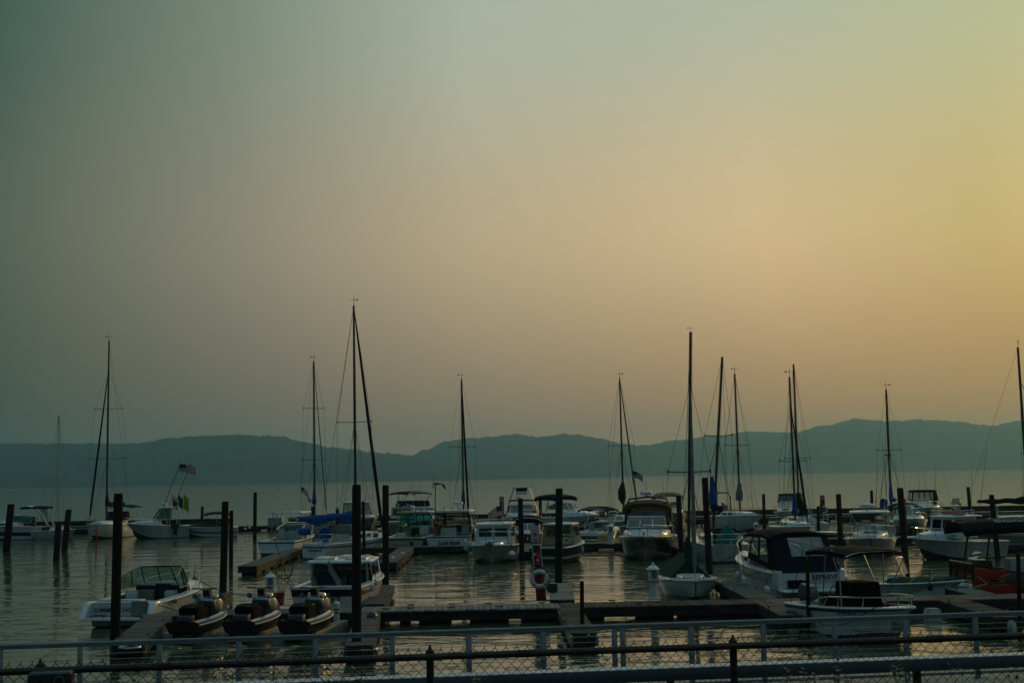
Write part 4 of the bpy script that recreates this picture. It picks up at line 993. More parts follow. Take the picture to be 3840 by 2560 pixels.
def jet_float(x, y, psi, label):
    p = W(x, y, .2); root = empty('jet_ski_float', (p.x, p.y, 0), R(psi), label, 'float', 'drive-on floats for jet skis')
    for q in (1, -1):
        m = MB(); m.hexa([(-1.75, q*.2, -.1), (1.7, q*.2, -.1), (1.7, q*.78, -.1), (-1.75, q*.78, -.1), (-1.5, q*.34, .26), (1.66, q*.3, .3), (1.66, q*.74, .34), (-1.5, q*.74, .3)] if q > 0 else [(-1.75, -.78, -.1), (1.7, -.78, -.1), (1.7, -.2, -.1), (-1.75, -.2, -.1), (-1.5, -.74, .3), (1.66, -.74, .34), (1.66, -.3, .3), (-1.5, -.34, .26)]); m.build('float_block', 'ski_float', root, bevel=.05)
    m = MB(); m.box((0, 0, .03), (3.2, .6, .2)); m.build('bunk', 'float_dark', root)
JS = [(760, 2354, 80, 'blue and white jet ski, leftmost of the three', 'jet_blue', None), (966, 2350, 79, 'dark grey jet ski in the middle of the three, beside the red bucket', 'jet_grey', None), (1166, 2350, 79, 'dark jet ski with a green seat accent, rightmost of the three', 'jet_grey', 'jet_green')]
for i, (x, y, psi, lab, tr_, ac_) in enumerate(JS):
    jetski(x, y, psi, lab, tr_, accent=ac_)
    jet_float(x-2, y+8, psi, ('grey drive-on float under the blue jet ski', 'grey drive-on float under the middle jet ski', 'grey drive-on float under the jet ski with the green accent')[i])
p = W(1262, 2326, .3); wp = empty('mooring_post', (p.x, p.y, .1), 0, 'white pipe post with black straps behind the right jet ski', 'post'); m = MB(); m.lathe([(.1, 0), (.1, .75), (.11, .76), (.07, .84)], (0, 0, 0), 12); m.build('pipe', 'white_plastic', wp)
for z in (.45, .56): m = MB(); m.lathe([(.104, z), (.112, z+.01), (.112, z+.035), (.104, z+.045)], (0, 0, 0), 12); m.build('strap', 'black_plastic', wp)
p = W(1384, 2320, .45); m = MB(); m.lathe([(.02, -.16), (.14, -.13), (.19, 0), (.14, .13), (.02, .16)], (0, 0, 0), 12, M=Matrix.Rotation(R(70), 3, 'X')); o = m.build('dock_bumper', 'dark_plastic', None, loc=(p.x+.1, p.y, .52)); tag(o, 'dark round bumper on the finger pier behind the tall central piling', 'bumper')

# ------------------------------------------------------------------ plants and the box by the fence
def weed(x, yt, Y, label, n=170, spread=.2):
    t = PD(x, yt, Y); root = empty('weed', (t.x, Y, ZG), 0, label, 'weed', 'weeds along the fence'); h = t.z-ZG
    st = MB(); lf = MB(); stems = []
    for k in range(5):
        a = random.uniform(0, 6.28); r = random.uniform(.2, 1)*spread; hh = h*random.uniform(.78, 1.0) if k else h
        e = V3(r*math.cos(a)*(1 if k else .1), r*math.sin(a)*(1 if k else .1), hh); mid_ = V3(e.x*.35, e.y*.35, hh*.55); st.tube([(e.x*.1, e.y*.1, 0), mid_, e], [.008, .006, .002], 4); stems.append((V3(e.x*.1, e.y*.1, 0), mid_, e))
    st.build('stem', 'stem', root)
    for k in range(n):
        s_ = random.choice(stems); q = random.uniform(.1, 1)**.6; p = s_[0].lerp(s_[1], q*2) if q < .5 else s_[1].lerp(s_[2], q*2-1)
        a = random.uniform(0, 6.28); l = random.uniform(.06, .13)*(1.15-q*.6); d = V3(math.cos(a), math.sin(a), random.uniform(-.1, .7)).normalized(); s2 = d.cross(V3(0, 0, 1)).normalized()*l*.26
        lf.add([p, p+d*l*.5+s2, p+d*l, p+d*l*.5-s2], [(0, 1, 2, 3)])
    lf.build('foliage', 'leaf', root)
WD = [(520, 2478, 11.5, 'tall leafy weed left of centre, second from the left'), (575, 2518, 11, 'low weed just right of the tall leafy weed at the left'), (800, 2500, 11.4, 'weed in front of the blue jet ski'), (862, 2520, 11, 'low weed in front of the gap between the left and middle jet skis'), (1030, 2505, 11.6, 'weed in front of the middle jet ski'), (1228, 2488, 11.4, 'tall weed in front of the right jet ski'), (1330, 2500, 11.2, 'weed in front of the tall central piling'), (1790, 2522, 11.8, 'low weed in front of the middle of the railing'), (2955, 2480, 11.2, 'tall weed in front of the stern of the open fishing boat'), (3005, 2505, 10.8, 'bushy weed under the guard rail, right of the chain-link post'), (3135, 2470, 11.3, 'tall weed in front of the middle of the open fishing boat'), (3170, 2512, 10.9, 'low weed right of the tall weed by the open fishing boat'), (3375, 2478, 11.5, 'weed in front of the bow of the open fishing boat'), (3400, 2522, 11, 'low weed left of the right guard rail post'), (3605, 2455, 11, 'thin single weed stem at the right'), (3820, 2500, 11.4, 'weed at the bottom right corner')]
for i, (x, y, Y, lab) in enumerate(WD): weed(x, y, Y, lab, n=90 if 'single' in lab else 460, spread=.1 if 'single' in lab else .24)
p = online(207, 2536, 9.0, TT); bx = empty('utility_box', (p.x, p.y-.07, 0), ANG, 'dark box fixed to the chain-link fence post at the bottom left', 'box')
m = MB(); m.cbox((0, 0, p.z-.02), (.27, .12, .13), .012); m.build('case', 'dark_plastic', bx, bevel=.006); m = MB(); m.tube([(.06+.03*math.cos(a), -.065, p.z-.01+.03*math.sin(a)) for a in [math.pi*2*k/12 for k in range(12)]], .004, 4, closed=True); m.build('dial_rim', 'hull_grey', bx)
m = MB(); m.box((-.12, .03, (p.z-.1+ZG)/2), (.04, .04, p.z-.1-ZG)); m.build('stand', 'rust_pipe', bx)
# ------------------------------------------------------------------ boats, front row
def boats_front():
    # white cuddy boat, stern to the viewer
    b = Boat('cuddy_boat', 'white cuddy boat named SUMMER SCHOOL, open cockpit, stern toward the viewer', 'boat', 452, 2352, 83.5, 7.3, 2.75, .85, 1.12, 's')
    b.hull(bottom='bottom', st=.93, rake=.13, bowp=2.2, trk=.2)
    b.deck(.55, .34, .25, .1, liner='dark_plastic').trunk(.55, .97, .34, .8, p=1.7)  # liner coloured dark in place of the shadow inside the cockpit
    b.windshield(.36, .6, 2.3, 1.75, 1.14, .72, .6, 3, .25, frame='dark_plastic', r=.025, glass='glass')
    b.block('dash', .52, .56, 2.1, .3, .85, mat='black_plastic')
    b.block('cabin_door', .505, .525, .62, .28, .95, y=-.1, mat='hull_black')
    b.seat(.36, .62, .55, .5, .42, .4, mat='vinyl_seat'); b.seat(.42, -.72, .55, .5, .4, .4, mat='vinyl_seat')
    b.block('helm_console', .48, .53, .8, .3, .7, y=.6, mat='hull_grey')
    b.block('stern_seat', .06, .12, 1.7, .3, .62, y=.25, mat='vinyl_seat')
    b.block('transom_door', -.012, .03, .62, .42, .5, y=-.72, mat='hull_grey', bev=.02)
    b.platform(.55, .3, 2.7)
    for q in (1, -1):
        m = MB(); m.hexa([(b.X(0)-.5, q*1.12, .36), (b.X(.06), q*1.12, .36), (b.X(.06), q*1.36, .36), (b.X(0)-.5, q*1.34, .36), (b.X(0)-.12, q*1.06, .86), (b.X(.06), q*1.06, .9), (b.X(.06), q*1.36, .9), (b.X(0)-.12, q*1.3, .86)])
        m.build('quarter_moulding', 'white', b.root, bevel=.04)
    b.transom_text('SUMMER SCHOOL', .195, .6, 'ink', dx=.05, sx=1.05, y=.14, trk=.2)
    b.rail(.62, 1.0, .38, n=3)
    b.line('boarding_ladder', [(b.X(0)-.5, .9, .42), (b.X(0)-.2, .9, .44), (b.X(0)-.2, .45, .44), (b.X(0)-.5, .45, .42)], .02, 'black_plastic')
    b.line('bow_line', [(b.X(.98), -.1, 1.2), (b.X(.97), -.9, .75), (b.X(.9), -2.0, .56), (b.X(.86), -2.5, .54)], .016, 'rope_dark')
    b.line('stern_line', [(b.X(.08), -1.2, .9), (b.X(.02), -1.35, .75), (b.X(.05), -1.9, .54)], .016, 'rope_dark')
    m = MB(); m.box((b.X(.2), -1.43, .78), (.3, .05, .16)); m.build('hull_vent', 'black_plastic', b.root, bevel=.02)
    # cabin boat with LET on the stern
    b = Boat('cabin_boat', 'old white cabin boat with navy stripe and LET on its stern, blue seats inside', 'boat', 1216, 2309, 82.5, 6.9, 2.75, 1.05, 1.3, 's')
    b.hull(bands=[(.92, 1, 'white'), (.71, .92, 'navy'), (.655, .7, 'red_stripe')], st=.95, bowp=2.3, rake=.1, rub='white')
    b.deck(.55, .26, .3, .09).trunk(.72, .97, .22, .7)
    b.house(.36, .76, 2.5, 1.85, 1.05, .75, .4, .05, .1, 'white', side=[(.06, .46, .32, .92), (.52, .92, .32, .92)], front=[(.06, .47, .35, .9), (.53, .94, .35, .9)], open_rear=True, glass='glass_dark')
    m = MB(); m.slab(b.X(.30), b.X(.70), 2.6, 1.80, .1, .05, .2, w1=2.0); ro = m.build('roof', 'white', b.root)
    m = MB(); m.cbox((b.X(.42), .62, 1.95), (1.3, .85, .1), .03); m.build('hatch', 'white', ro); m = MB(); m.cbox((b.X(.42), -.62, 1.95), (1.3, .85, .1), .03); m.build('hatch', 'white', ro); m = MB(); m.cbox((b.X(.5), 0, 1.97), (1.0, .5, .12), .03); m.build('hatch', 'white', ro)
    for q in (1, -1):
        for y in (.3, .95): b.line('grab_rail', [(b.X(.32), q*y, 1.99), (b.X(.33), q*y, 2.04), (b.X(.5), q*y, 2.04), (b.X(.51), q*y, 1.99)], .015, 'dark_plastic')
        b.line('roof_post', [(b.X(.33), q*1.1, .95), (b.X(.31), q*1.08, 1.82)], .045, 'hull_grey')
    for y in (.62, -.62): b.block('pilot_seat', .40, .47, .82, .6, .78, y=y, mat='blue_seat', bev=.06); 
    b.block('bulkhead', .56, .58, 2.0, .3, 1.0, mat='tan'); b.block('cabin_door', .545, .56, .5, .3, .95, y=-.1, mat='hull_black')
    b.transom_text('LET', .33, .60, 'ink', y=-.36, sx=1.1, bold=.006)
    b.rail(.78, 1.0, .55, n=2)
    m = MB(); m.tube([(b.X(.08), 1.25, .95), (b.X(.0), 1.5, 1.6), (b.X(-.01), 1.62, 2.1), (b.X(-.02), 1.9, 2.9)], .014, 5); m.build('fishing_rod', 'dark_plastic', b.root)
    cx_, cy_, cz_ = b.X(-.01), 1.52, 1.75; m = MB(); m.tube([(cx_+.04*math.sin(a), cy_+.34*math.cos(a), cz_+.36*math.sin(a)) for a in [2*math.pi*k/16 for k in range(16)]], .02, 5, closed=True); m.tube([(cx_, cy_, cz_-.36), (cx_+.2, cy_-.35, .95)], .018, 5); lo_ = m.build('landing_net', 'dark_plastic', b.root)
    m = MB(); R0 = []
    for i, (rr, dz, dy) in enumerate(((.33, 0, 0), (.24, -.3, .02), (.1, -.6, .05))):
        R0.append([(cx_-.05*i, cy_+dy+rr*math.cos(2*math.pi*k/14), cz_-.12*i+dz+rr*.5*math.sin(2*math.pi*k/14)) for k in range(14)])
    for k in range(14): m.tube([r_[k] for r_ in R0], .005, 3)
    for r_ in R0[1:]: m.tube(r_, .005, 3, closed=True)
    m.build('netting', 'rope_dark', lo_)
    b.line('flag_staff', [(b.X(.26), .35, 1.9), (b.X(.24), .1, 2.2)], .012)
    tri_flag(b.root, (b.X(.26), .34, 1.95), (0, -1, 0), .5, .4, ['hull_grey'], droop=1.6)
    m = MB(); m.lathe([(.02, -.2), (.16, -.12), (.2, 0), (.16, .12), (.02, .2)], (b.X(.5), -.55, 1.75), 12); m.build('deck_light', 'white_plastic', b.root)
    # small sailboat with a green cover, bow to the viewer
    b = Boat('day_sailer', 'small white sailboat with a dark green tent cover, bow toward the walkway', 'sailboat', 2612, 2249, -91.5, 6.6, 2.35, .62, .78, 'b')
    b.hull(bands=[(.92, 1, 'old_white')], st=.7, um=.5, bowp=2.6, rake=.06, sail=True, rub='white').deck(0).trunk(.3, .82, .30, .55, end=.35, p=3)
    b.rig(.58, 11.0, .95, [(5.05, .9)], jib='grey_cloth', jr=.075, bow=.95, frac=.78, boom=None, mast='mast', r=.07, wire=.01, lean=.042, vs=.42)
    # tent cover
    m = MB(); rows = []
    for i in range(8):
        t = i/7; x = lerp(b.X(.66), b.X(-.02), t); zt = lerp(1.75, 1.55, t); hb = 1.16*(1-.25*(1-t)); rows.append([(x, hb*k, (zt-.75)*(1-abs(k)**.8)*(1+.06*math.sin(i*2+k*5))+.68) for k in (-1, -.75, -.5, -.25, -.1, 0, .1, .25, .5, .75, 1)])
    m.grid(rows, flip=True)
    fr_ = rows[0]; m.grid([fr_, [(p[0]+.15, p[1]*.98, .75) for p in fr_]])
    m.build('tent_cover', 'green_cloth', b.root, ang=70)
    m = MB(); m.lathe([(.16, .3), (.18, 1.2), (.1, 1.55), (.05, 1.7)], (b.X(.6), 0, .7), 10); m.build('mast_boot', 'green_cloth', b.root)
    for q in (1, -1): cleat(b.root, b.X(.86), q*.4, .78)
    b.line('bow_line', [(b.X(.95), .1, .8), (b.X(.97), .6, .7), (b.X(.96), 1.2, .55)], .014, 'rope_dark')
    b.line('side_line', [(b.X(.93), -.1, .85), (b.X(.9), -.8, .8), (b.X(.85), -1.6, .6), (b.X(.8), -2.0, .55)], .014, 'rope_dark')
    b.line('rope_coil', [(b.X(.8)+.1*math.cos(a)*.5, 1.22, .45+.25*math.sin(a)) for a in [k*.7 for k in range(20)]], .018, 'rope_pale')
    # navy canvas cruiser
    b = Boat('canvas_cruiser', 'white cruiser under a big navy canvas enclosure, REPRIEVE on its stern', 'boat', 3046, 2243, 99, 8.2, 2.9, 1.0, 1.45, 's')
    b.hull(bands=[(.55, .7, 'old_white')], st=.95, bowp=2.3, rake=.12, trk=.15).deck(.5, .32, .35, .1).trunk(.5, .97, .42, .82, p=1.8, wins=[(.05, .4, .25, .6)])
    b.platform(.75, .32, 2.8)
    b.windshield(.42, .62, 2.4, 1.85, 1.35, .6, .6, 3, .25, glass='glass')
    for q in (1, -1): b.block('side_moulding', .0, .08, .22, .35, .75, y=q*1.3, mat='white')
    # canvas: rear curtain, sides, top
    m = MB(); x0, x1, xr = b.X(.01), b.X(.50), b.X(.16)
    z0, zt = 1.0, 2.45
    A = [V3(x0, 1.32, z0), V3(x1, 1.22, z0+.4), V3(x1-.35, 1.05, zt), V3(xr, 1.15, zt)]
    b.wall(m, A, [(.28, .60, .18, .9), (.66, .96, .25, .9)], 'vinyl'); b.wall(m, [V3(p.x, -p.y, p.z) for p in A], [(.28, .60, .18, .9), (.66, .96, .25, .9)], 'vinyl')
    b.wall(m, [V3(x0, 1.32, z0), V3(x0, -1.32, z0), V3(xr, -1.15, zt), V3(xr, 1.15, zt)], [(.28, .90, .42, .93)], 'vinyl')
    m.add([(x0, 1.0, z0), (x0, .35, z0), (x0-.12, .35, .4), (x0-.12, 1.0, .42)], [(0, 1, 2, 3)])
    m.add([(x0, .35, z0), (x0, .1, z0), (x0-.1, .3, .45)], [(0, 1, 2)])
    m.build('canvas_enclosure', 'navy_cloth', b.root)
    b.bimini(.15, .53, 2.5, 2.66, 'navy_cloth', arc=.2, drop=.1, edge=.12)
    b.transom_text('REPRIEVE', .27, .82, 'ink', y=-.55, sx=1.0, trk=.15, dx=.04)
    b.rail(.55, 1.0, .62, n=4)
    b.line('platform_handle', [(b.X(0)-.77, .75, .34), (b.X(0)-.8, .75, .28), (b.X(0)-.8, .25, .28), (b.X(0)-.77, .25, .34)], .02, 'black_plastic')
    b.line('spring_line', [(b.X(.2), 1.3, 1.05), (b.X(.35), 1.6, .75), (b.X(.5), 1.75, .56)], .016, 'rope_dark')
    b.line('bow_line', [(b.X(.85), .9, 1.3), (b.X(.9), 2.0, .8), (b.X(.88), 3.3, .6), (b.X(.82), 4.5, .56)], .016, 'rope_dark')
    # open fishing boat at the front right
    b = Boat('open_fishing_boat', 'white open fishing boat with black covered console and bimini, NY 6924 FS on its bow', 'boat', 0, 0, -73, 5.7, 2.3, .80, 1.08, 'c', xy=(10.5, 41.5))
    b.hull(bands=[(.82, .92, 'navy')], bottom='bottom_pale', st=.92, bowp=2.6, rake=.12, sp=1.5, rub='white').deck(.88, .2, .3, .07, liner='old_white')
    b.block('console_cover', .38, .62, 1.0, .35, 1.28, mat='black_cloth', rf=.25, rr=.1, bev=.08); b.block('seat_cover', .2, .39, 1.05, .35, .85, mat='black_cloth', rr=.15, bev=.08)
    b.bimini(.26, .68, 2.05, 2.68, 'black_cloth', arc=.12, drop=.07, legs=(.85, 1.08), foot=.44, edge=.12, r=.017)
    b.line('bimini_brace', [(b.X(.62), -1.02, .95), (b.X(.6), -.98, 1.8), (b.X(.52), -.95, 2.6)], .018)
    b.line('bimini_strap', [(b.X(.05), -.95, .8), (b.X(.12), -.95, 1.6), (b.X(.22), -.98, 2.55)], .012, 'rope_dark')
    b.rail(.3, .99, .3, n=4, r=.02)
    b.outboard(0, 0, 1.15, 'dark_plastic', u=-.03, z=.75)
    text('NY 6924 FS', .17, (b.X(.67), -1.05, .80), (1, .19, .08), (0, -.25, 1), 'ink_blue', b.root, bold=.004)
    text('ANGLER', .19, (b.X(.1), -1.10, .5), (1, -.02, 0), (0, -.12, 1), 'ink', b.root, bold=.002)
    b.block('bow_locker', .78, .88, .7, .3, .35, mat='old_white')
    b.line('dock_line', [(b.X(.86), -.7, 1.05), (b.X(.7), -1.15, .5), (b.X(.5), -1.25, .35), (b.X(.38), -1.2, .45)], .014, 'rope_dark')
    m = MB(); m.lathe([(.02, -.18), (.12, -.14), (.16, 0), (.12, .14), (.02, .18)], (b.X(.32), -1.25, .4), 12); m.build('fender', 'black_plastic', b.root)
    # outboard boat behind it
    b = Boat('outboard_boat', 'small white outboard boat with a green cover, bow to the right', 'boat', 0, 0, -38, 5.0, 2.0, .58, .80, 'c', xy=(15.1, 52.9))
    b.hull(bands=[(.92, 1, 'white')], top='old_white', st=.9, bowp=2.5, rake=.13).deck(.9, .16, .2, .06)
    b.outboard(0, -12, 1.15, 'white_plastic', z=.6)
    b.block('console', .40, .52, .75, .25, .7, mat='white', rf=.1)
    m = MB(); m.tube([(b.X(.53), -.42, .9), (b.X(.49), -.4, 1.5), (b.X(.48), -.3, 1.58), (b.X(.48), .3, 1.58), (b.X(.49), .4, 1.5), (b.X(.53), .42, .9)], .022, 6); fo = m.build('windshield_frame', 'alum', b.root)
    m = MB(); m.add([(b.X(.525), -.4, .95), (b.X(.525), .4, .95), (b.X(.485), .38, 1.54), (b.X(.485), -.38, 1.54)], [(0, 1, 2, 3)]); m.build('windshield_pane', 'vinyl', fo)
    m = MB(); rows = []
    for i in range(10):
        u = .42+.54*i/9; x, hb, z = b.S(u); rows.append([(x, hb*.92*k, z+.03+.2*(1-abs(k)**1.5)*(1-.7*i/9)+.03*math.sin(i*1.9+k*4)) for k in (-1, -.6, -.2, .2, .6, 1)])
    m.grid(rows, flip=True); m.build('green_cover', 'green_cloth', b.root, ang=70)
    m = MB()
    for i in range(3):
        x, hb, z = b.S(.5+.14*i); m.tube([(x, hb*k, z+.05+.2*(1-abs(k)**1.5)) for k in (-1, -.6, -.2, .2, .6, 1)], .012, 4)
    m.build('cover_strap', 'rope_pale', b.root)
    # pontoon boat
    b = Boat('pontoon_boat', 'red and black pontoon boat under a black awning lettered SEADOO', 'boat', 0, 0, 180, 7.4, 2.7, .45, .45, 'c', xy=(20.95, 52.5))
    m = MB(); m.box((0, 0, .42), (7.3, 2.6, .1)); m.build('deck', 'hull_grey', b.root)
    for y in (-1.0, 1.0): m = MB(); m.tube([(-3.6, y, .1), (3.0, y, .1), (3.5, y, .2), (3.8, y, .38)], [.3, .3, .22, .05], 12); m.build('pontoon', 'black_plastic', b.root)
    m = MB()
    for q in (1, -1): m.hexa([(-3.65, q*1.3-.06, .1), (2.0, q*1.3-.06, .1), (2.0, q*1.3+.06, .1), (-3.65, q*1.3+.06, .1), (-3.65, q*1.3-.06, .5), (2.0, q*1.3-.06, .5), (2.0, q*1.3+.06, .5), (-3.65, q*1.3+.06, .5)])
    m.build('skirt', 'black_plastic', b.root)
    for q in (1, -1):
        m = MB(); m.hexa([(2.55, q*1.3-.065, .08), (3.7, q*1.3-.065, .1), (3.7, q*1.3+.065, .1), (2.55, q*1.3+.065, .08), (1.5, q*1.3-.065, .6), (3.72, q*1.3-.065, .62), (3.72, q*1.3+.065, .62), (1.5, q*1.3+.065, .6)]); m.build('bow_skirt', 'orange_red', b.root, bevel=.02)
        m = MB(); m.hexa([(3.35, q*1.3-.05, .62), (3.66, q*1.3-.05, .62), (3.66, q*1.3+.05, .62), (3.35, q*1.3+.05, .62), (2.2, q*1.3-.05, 1.12), (3.6, q*1.3-.05, 1.25), (3.6, q*1.3+.05, 1.25), (2.1, q*1.3+.05, 1.12)]); m.build('side_panel', 'orange_red', b.root, bevel=.02)
        m = MB(); pts = [(3.65, q*1.3, .62), (3.62, q*1.3, 1.36), (3.2, q*1.3, 1.3), (2.6, q*1.3, 1.12), (1.8, q*1.3, 1.02), (-3.6, q*1.3, 1.02), (-3.6, q*1.3, .55)]; m.tube(pts, .045, 6); m.tube([(3.6, q*1.3, .66), (-3.6, q*1.3, .62)], .04, 6)
        for x in (1.1, -.6, -2.2): m.tube([(x, q*1.3, .6), (x, q*1.3, 1.02)], .05, 6)
        m.build('side_rail', 'black_plastic', b.root)
        m = MB(); m.add([(2.9, q*1.3, .66), (-3.5, q*1.3, .66), (-3.5, q*1.3, 1.0), (2.2, q*1.3, 1.0)], [(0, 1, 2, 3)]); m.build('rail_panel', 'vinyl_smoke', b.root)
    m = MB(); pts = [(3.65, -1.3, .6), (3.66, -1.3, 1.36), (3.66, 1.3, 1.36), (3.65, 1.3, .6)]; m.tube(pts, .05, 6)
    for y in (-.55, .45): m.tube([(3.66, y, .55), (3.66, y, 1.36)], .045, 6)
    m.tube([(3.66, -1.3, .6), (3.66, 1.3, .6)], .05, 6); m.build('bow_rail', 'black_plastic', b.root)
    for a, c in ((-1.25, -.6), (-.5, .4), (.5, 1.25)): m = MB(); m.add([(3.66, a, .65), (3.66, c, .65), (3.66, c, 1.32), (3.66, a, 1.32)], [(0, 1, 2, 3)]); m.build('bow_panel', 'vinyl_smoke', b.root)
    m = MB(); m.cbox((3.45, .2, .5), (.7, 2.3, .28), .04); m.build('bow_fender', 'white', b.root)
    b.block('lounge_seat', .18, .36, .75, .5, .75, y=.8, mat='vinyl_seat', bev=.08); b.block('bench_seat', .4, .6, .7, .5, .45, y=-.85, mat='vinyl_seat', bev=.08); b.block('helm_seat', .66, .78, .8, .5, 1.05, y=.55, mat='vinyl_seat', rr=.1, bev=.1)
    b.block('helm_console', .8, .9, .9, .5, .95, y=-.4, mat='dark_plastic', rr=.25, bev=.06); b.seat(.3, -.2, .95, .7, .7, .5)
    b.seat(.12, .8, .95, .8, .75, .5)
    m = MB(); m.tube([(b.X(.82), -.4+.2*math.cos(a), 1.5+.2*math.sin(a)) for a in [2*math.pi*k/14 for k in range(14)]], .018, 5, closed=True); m.build('steering_wheel', 'steel', b.root)
    m = MB(); m.add([(b.X(.92), -.85, 1.45), (b.X(.92), .05, 1.45), (b.X(.88), .0, 1.75), (b.X(.88), -.8, 1.75)], [(0, 1, 2, 3)]); m.build('console_windshield', 'vinyl', b.root)
    b.bimini(.34, 1.02, 2.5, 3.05, 'black_cloth', arc=.3, drop=.12, edge=.22)
    for q in (1, -1):
        b.line('awning_leg', [(3.1, q*1.25, 1.3), (2.95, q*1.2, 2.2), (2.7, q*1.1, 2.9)], .045, 'dark_plastic'); b.line('awning_leg', [(-1.6, q*1.25, 1.0), (-1.2, q*1.2, 2.0), (-.8, q*1.1, 2.9)], .045, 'dark_plastic')
    text('SEADOO', .26, (2.0, 1.02, 2.975), (-1, 0, 0), (0, -.9, .45), 'ink_grey', b.root, sx=1.25, bold=.012)
    b.line('mooring_line', [(3.5, 1.3, .95), (3.3, 1.8, .7), (3.9, 2.0, .56)], .016, 'rope_pale')
boats_front()

# ------------------------------------------------------------------ boats, second row
def boats_middle():
    # hardtop boat at left
    b = Boat('hardtop_boat', 'white hardtop boat with two swivel seats and black doorway, left of sailboat sinbad', 'boat', 1035, 2082, 82, 7.4, 2.75, .95, 1.3, 's')
    b.hull(bands=[(.82, .92, 'blue_stripe')], st=.95, bowp=2.3).deck(.52, .26, .35, .08).trunk(.52, .96, .4, .75, wins=[(.1, .45, .3, .65)])
    b.windshield(.42, .6, 2.1, 1.65, 1.3, .62, .45, 3, .15, glass='glass_teal'); b.block('bulkhead', .54, .56, 2.0, .35, 1.0, mat='white'); b.block('doorway', .525, .545, .62, .38, 1.0, y=-.1, mat='hull_black')
    b.seat(.45, .62, .95, .55, .62, .45); b.seat(.45, -.65, .95, .55, .62, .45); b.hardtop(.3, .64, 2.3, 2.75, .95, legs=3); b.launchers(.3, 1.9, 2.8, 4, .2)
    b.block('seat_box', .38, .5, .7, .35, .55, y=.62, mat='white'); b.block('seat_box', .38, .5, .7, .35, .55, y=-.65, mat='white')
    b.platform(.5, .2, 2.5); b.rail(.55, 1.0, .6, n=4)
    # sailboat sinbad
    b = Boat('sailboat', 'white sailboat named sinbad, tattered blue sail cover on its boom', 'sailboat', 1183, 2096, 70, 10.2, 3.0, .95, 1.25, 's')
    b.hull(bands=[(.92, 1, 'white'), (.7, .82, 'blue_stripe')], top='old_white', st=.62, um=.5, bowp=2.0, rake=.12, sail=True, draft=.5, trk=-.35).deck(.32, .38, .45, .06, mat='old_white').trunk(.32, .8, .48, .58, end=.6, p=3, wins=[(.1, .22, .3, .7), (.3, .42, .3, .7), (.5, .6, .3, .7)], mat='cream')
    b.rig(.56, 16.95, 1.6, [(8.9, 1.3)], jib='navy_cloth', jr=.11, boom=(5.6, 2.45), cover='blue_cloth', mast='mast', r=.10, wire=.013, coverdrop=.6, boomang=16, cs=1.35)
    b.transom_text('sinbad', .42, .55, 'ink', dx=.1, shear=.15, sx=.9, trk=-.35)
    b.lifelines(.06, .93, .62, 6)
    b.block('dodger', .33, .42, 1.7, 1.3, .75, mat='grey_cloth', rf=.4, rr=.05, ins=.15, bev=.08)
    m = MB(); m.lathe([(.02, -.05), (.42, -.04), (.46, 0), (.42, .04), (.02, .05)], (b.X(.13), 0, 1.5), 18, M=Matrix.Rotation(R(90), 3, 'Y')); m.build('wheel_cover', 'blue_cloth', b.root)
    b.block('binnacle', .14, .17, .4, .5, .9, mat='old_white')
    m = MB(); m.cbox((b.X(-.01), .72, 1.75), (.35, .85, .42), .1); m.build('ring_cover', 'blue_cloth', b.root)
    b.line('stern_ladder', [(b.X(0)-.1, -.3, .4), (b.X(0)-.05, -.3, 1.5), (b.X(0)-.05, -.6, 1.5), (b.X(0)-.1, -.6, .4)], .016)
    m = MB(); m.box((b.X(.62), -1.2, 1.2), (.5, .1, .3)); m.build('deck_box', 'blue_cloth', b.root)
    # left of the two hardtop boats right of sinbad
    b = Boat('hardtop_boat', 'cream hardtop fishing boat with a flag and radar on its roof, stern toward viewer', 'boat', 1512, 2071, 80, 8.2, 3.0, 1.0, 1.4, 's')
    b.hull(top='cream', bands=[(.82, .92, 'navy')], st=.95, bowp=2.3).deck(.5, .26, .35, .07, mat='cream').trunk(.52, .97, .5, .8, mat='cream', wins=[])
    b.house(.42, .66, 2.45, 2.0, 1.15, 1.42, .8, .05, .12, 'cream', side=[(.08, .9, .1, .9)], front=[(.04, .34, .1, .92), (.36, .64, .1, .92), (.66, .96, .1, .92)], open_rear=True, glass='glass_teal')
    b.hardtop(.34, .62, 2.5, 2.6, 1.1, 'cream', legs=2); b.launchers(.335, 2.1, 2.62, 6, .34, 'tan'); b.radar(.5, .5, 2.7, .16, .62)
    b.line('flag_staff', [(b.X(.46), .95, 2.48), (b.X(.45), .98, 3.35)], .016, 'dark_plastic'); us_flag(b.root, (b.X(.45), .97, 3.33), (0, -1, 0), .62, .42, .3)
    b.antenna(.5, -.3, 2.5, 2.2, -.1, .8, .02, 'dark_plastic', 'outrigger'); b.antenna(.5, -.65, 2.5, 2.6, .1, .45, .016); b.antenna(.44, .2, 2.5, 4.4, 0, 0, .012)
    b.block('doorway', .485, .5, .7, .38, 1.1, y=.1, mat='hull_black'); b.block('bulkhead', .505, .52, 2.4, .35, 1.1, mat='cream'); b.seat(.4, -.75, 1.0, .7, .6, .5); b.block('seat_box', .35, .45, .75, .35, .6, y=-.75, mat='cream'); b.block('seat_box', .3, .45, .75, .35, .85, y=.85, mat='cream')
    b.rail(.58, 1.0, .62, n=4)
    m = MB(); z_ = .38
    for k in range(7): m.tube([(b.X(0)-.03, .85-k*.17, z_), (b.X(0)-.03, .8-k*.17, z_+.17), (b.X(0)-.03, .75-k*.17, z_+.02), (b.X(0)-.03, .7-k*.17, z_+.1)], .028, 4)
    m.build('lettering', 'ink', b.root)
    for k in range(3): m = MB(); m.box((b.X(.62), -b.S(.62)[1]-.0, .72+.12*k), (.7, .05, .05)); m.build('hull_vent', 'hull_black', b.root)
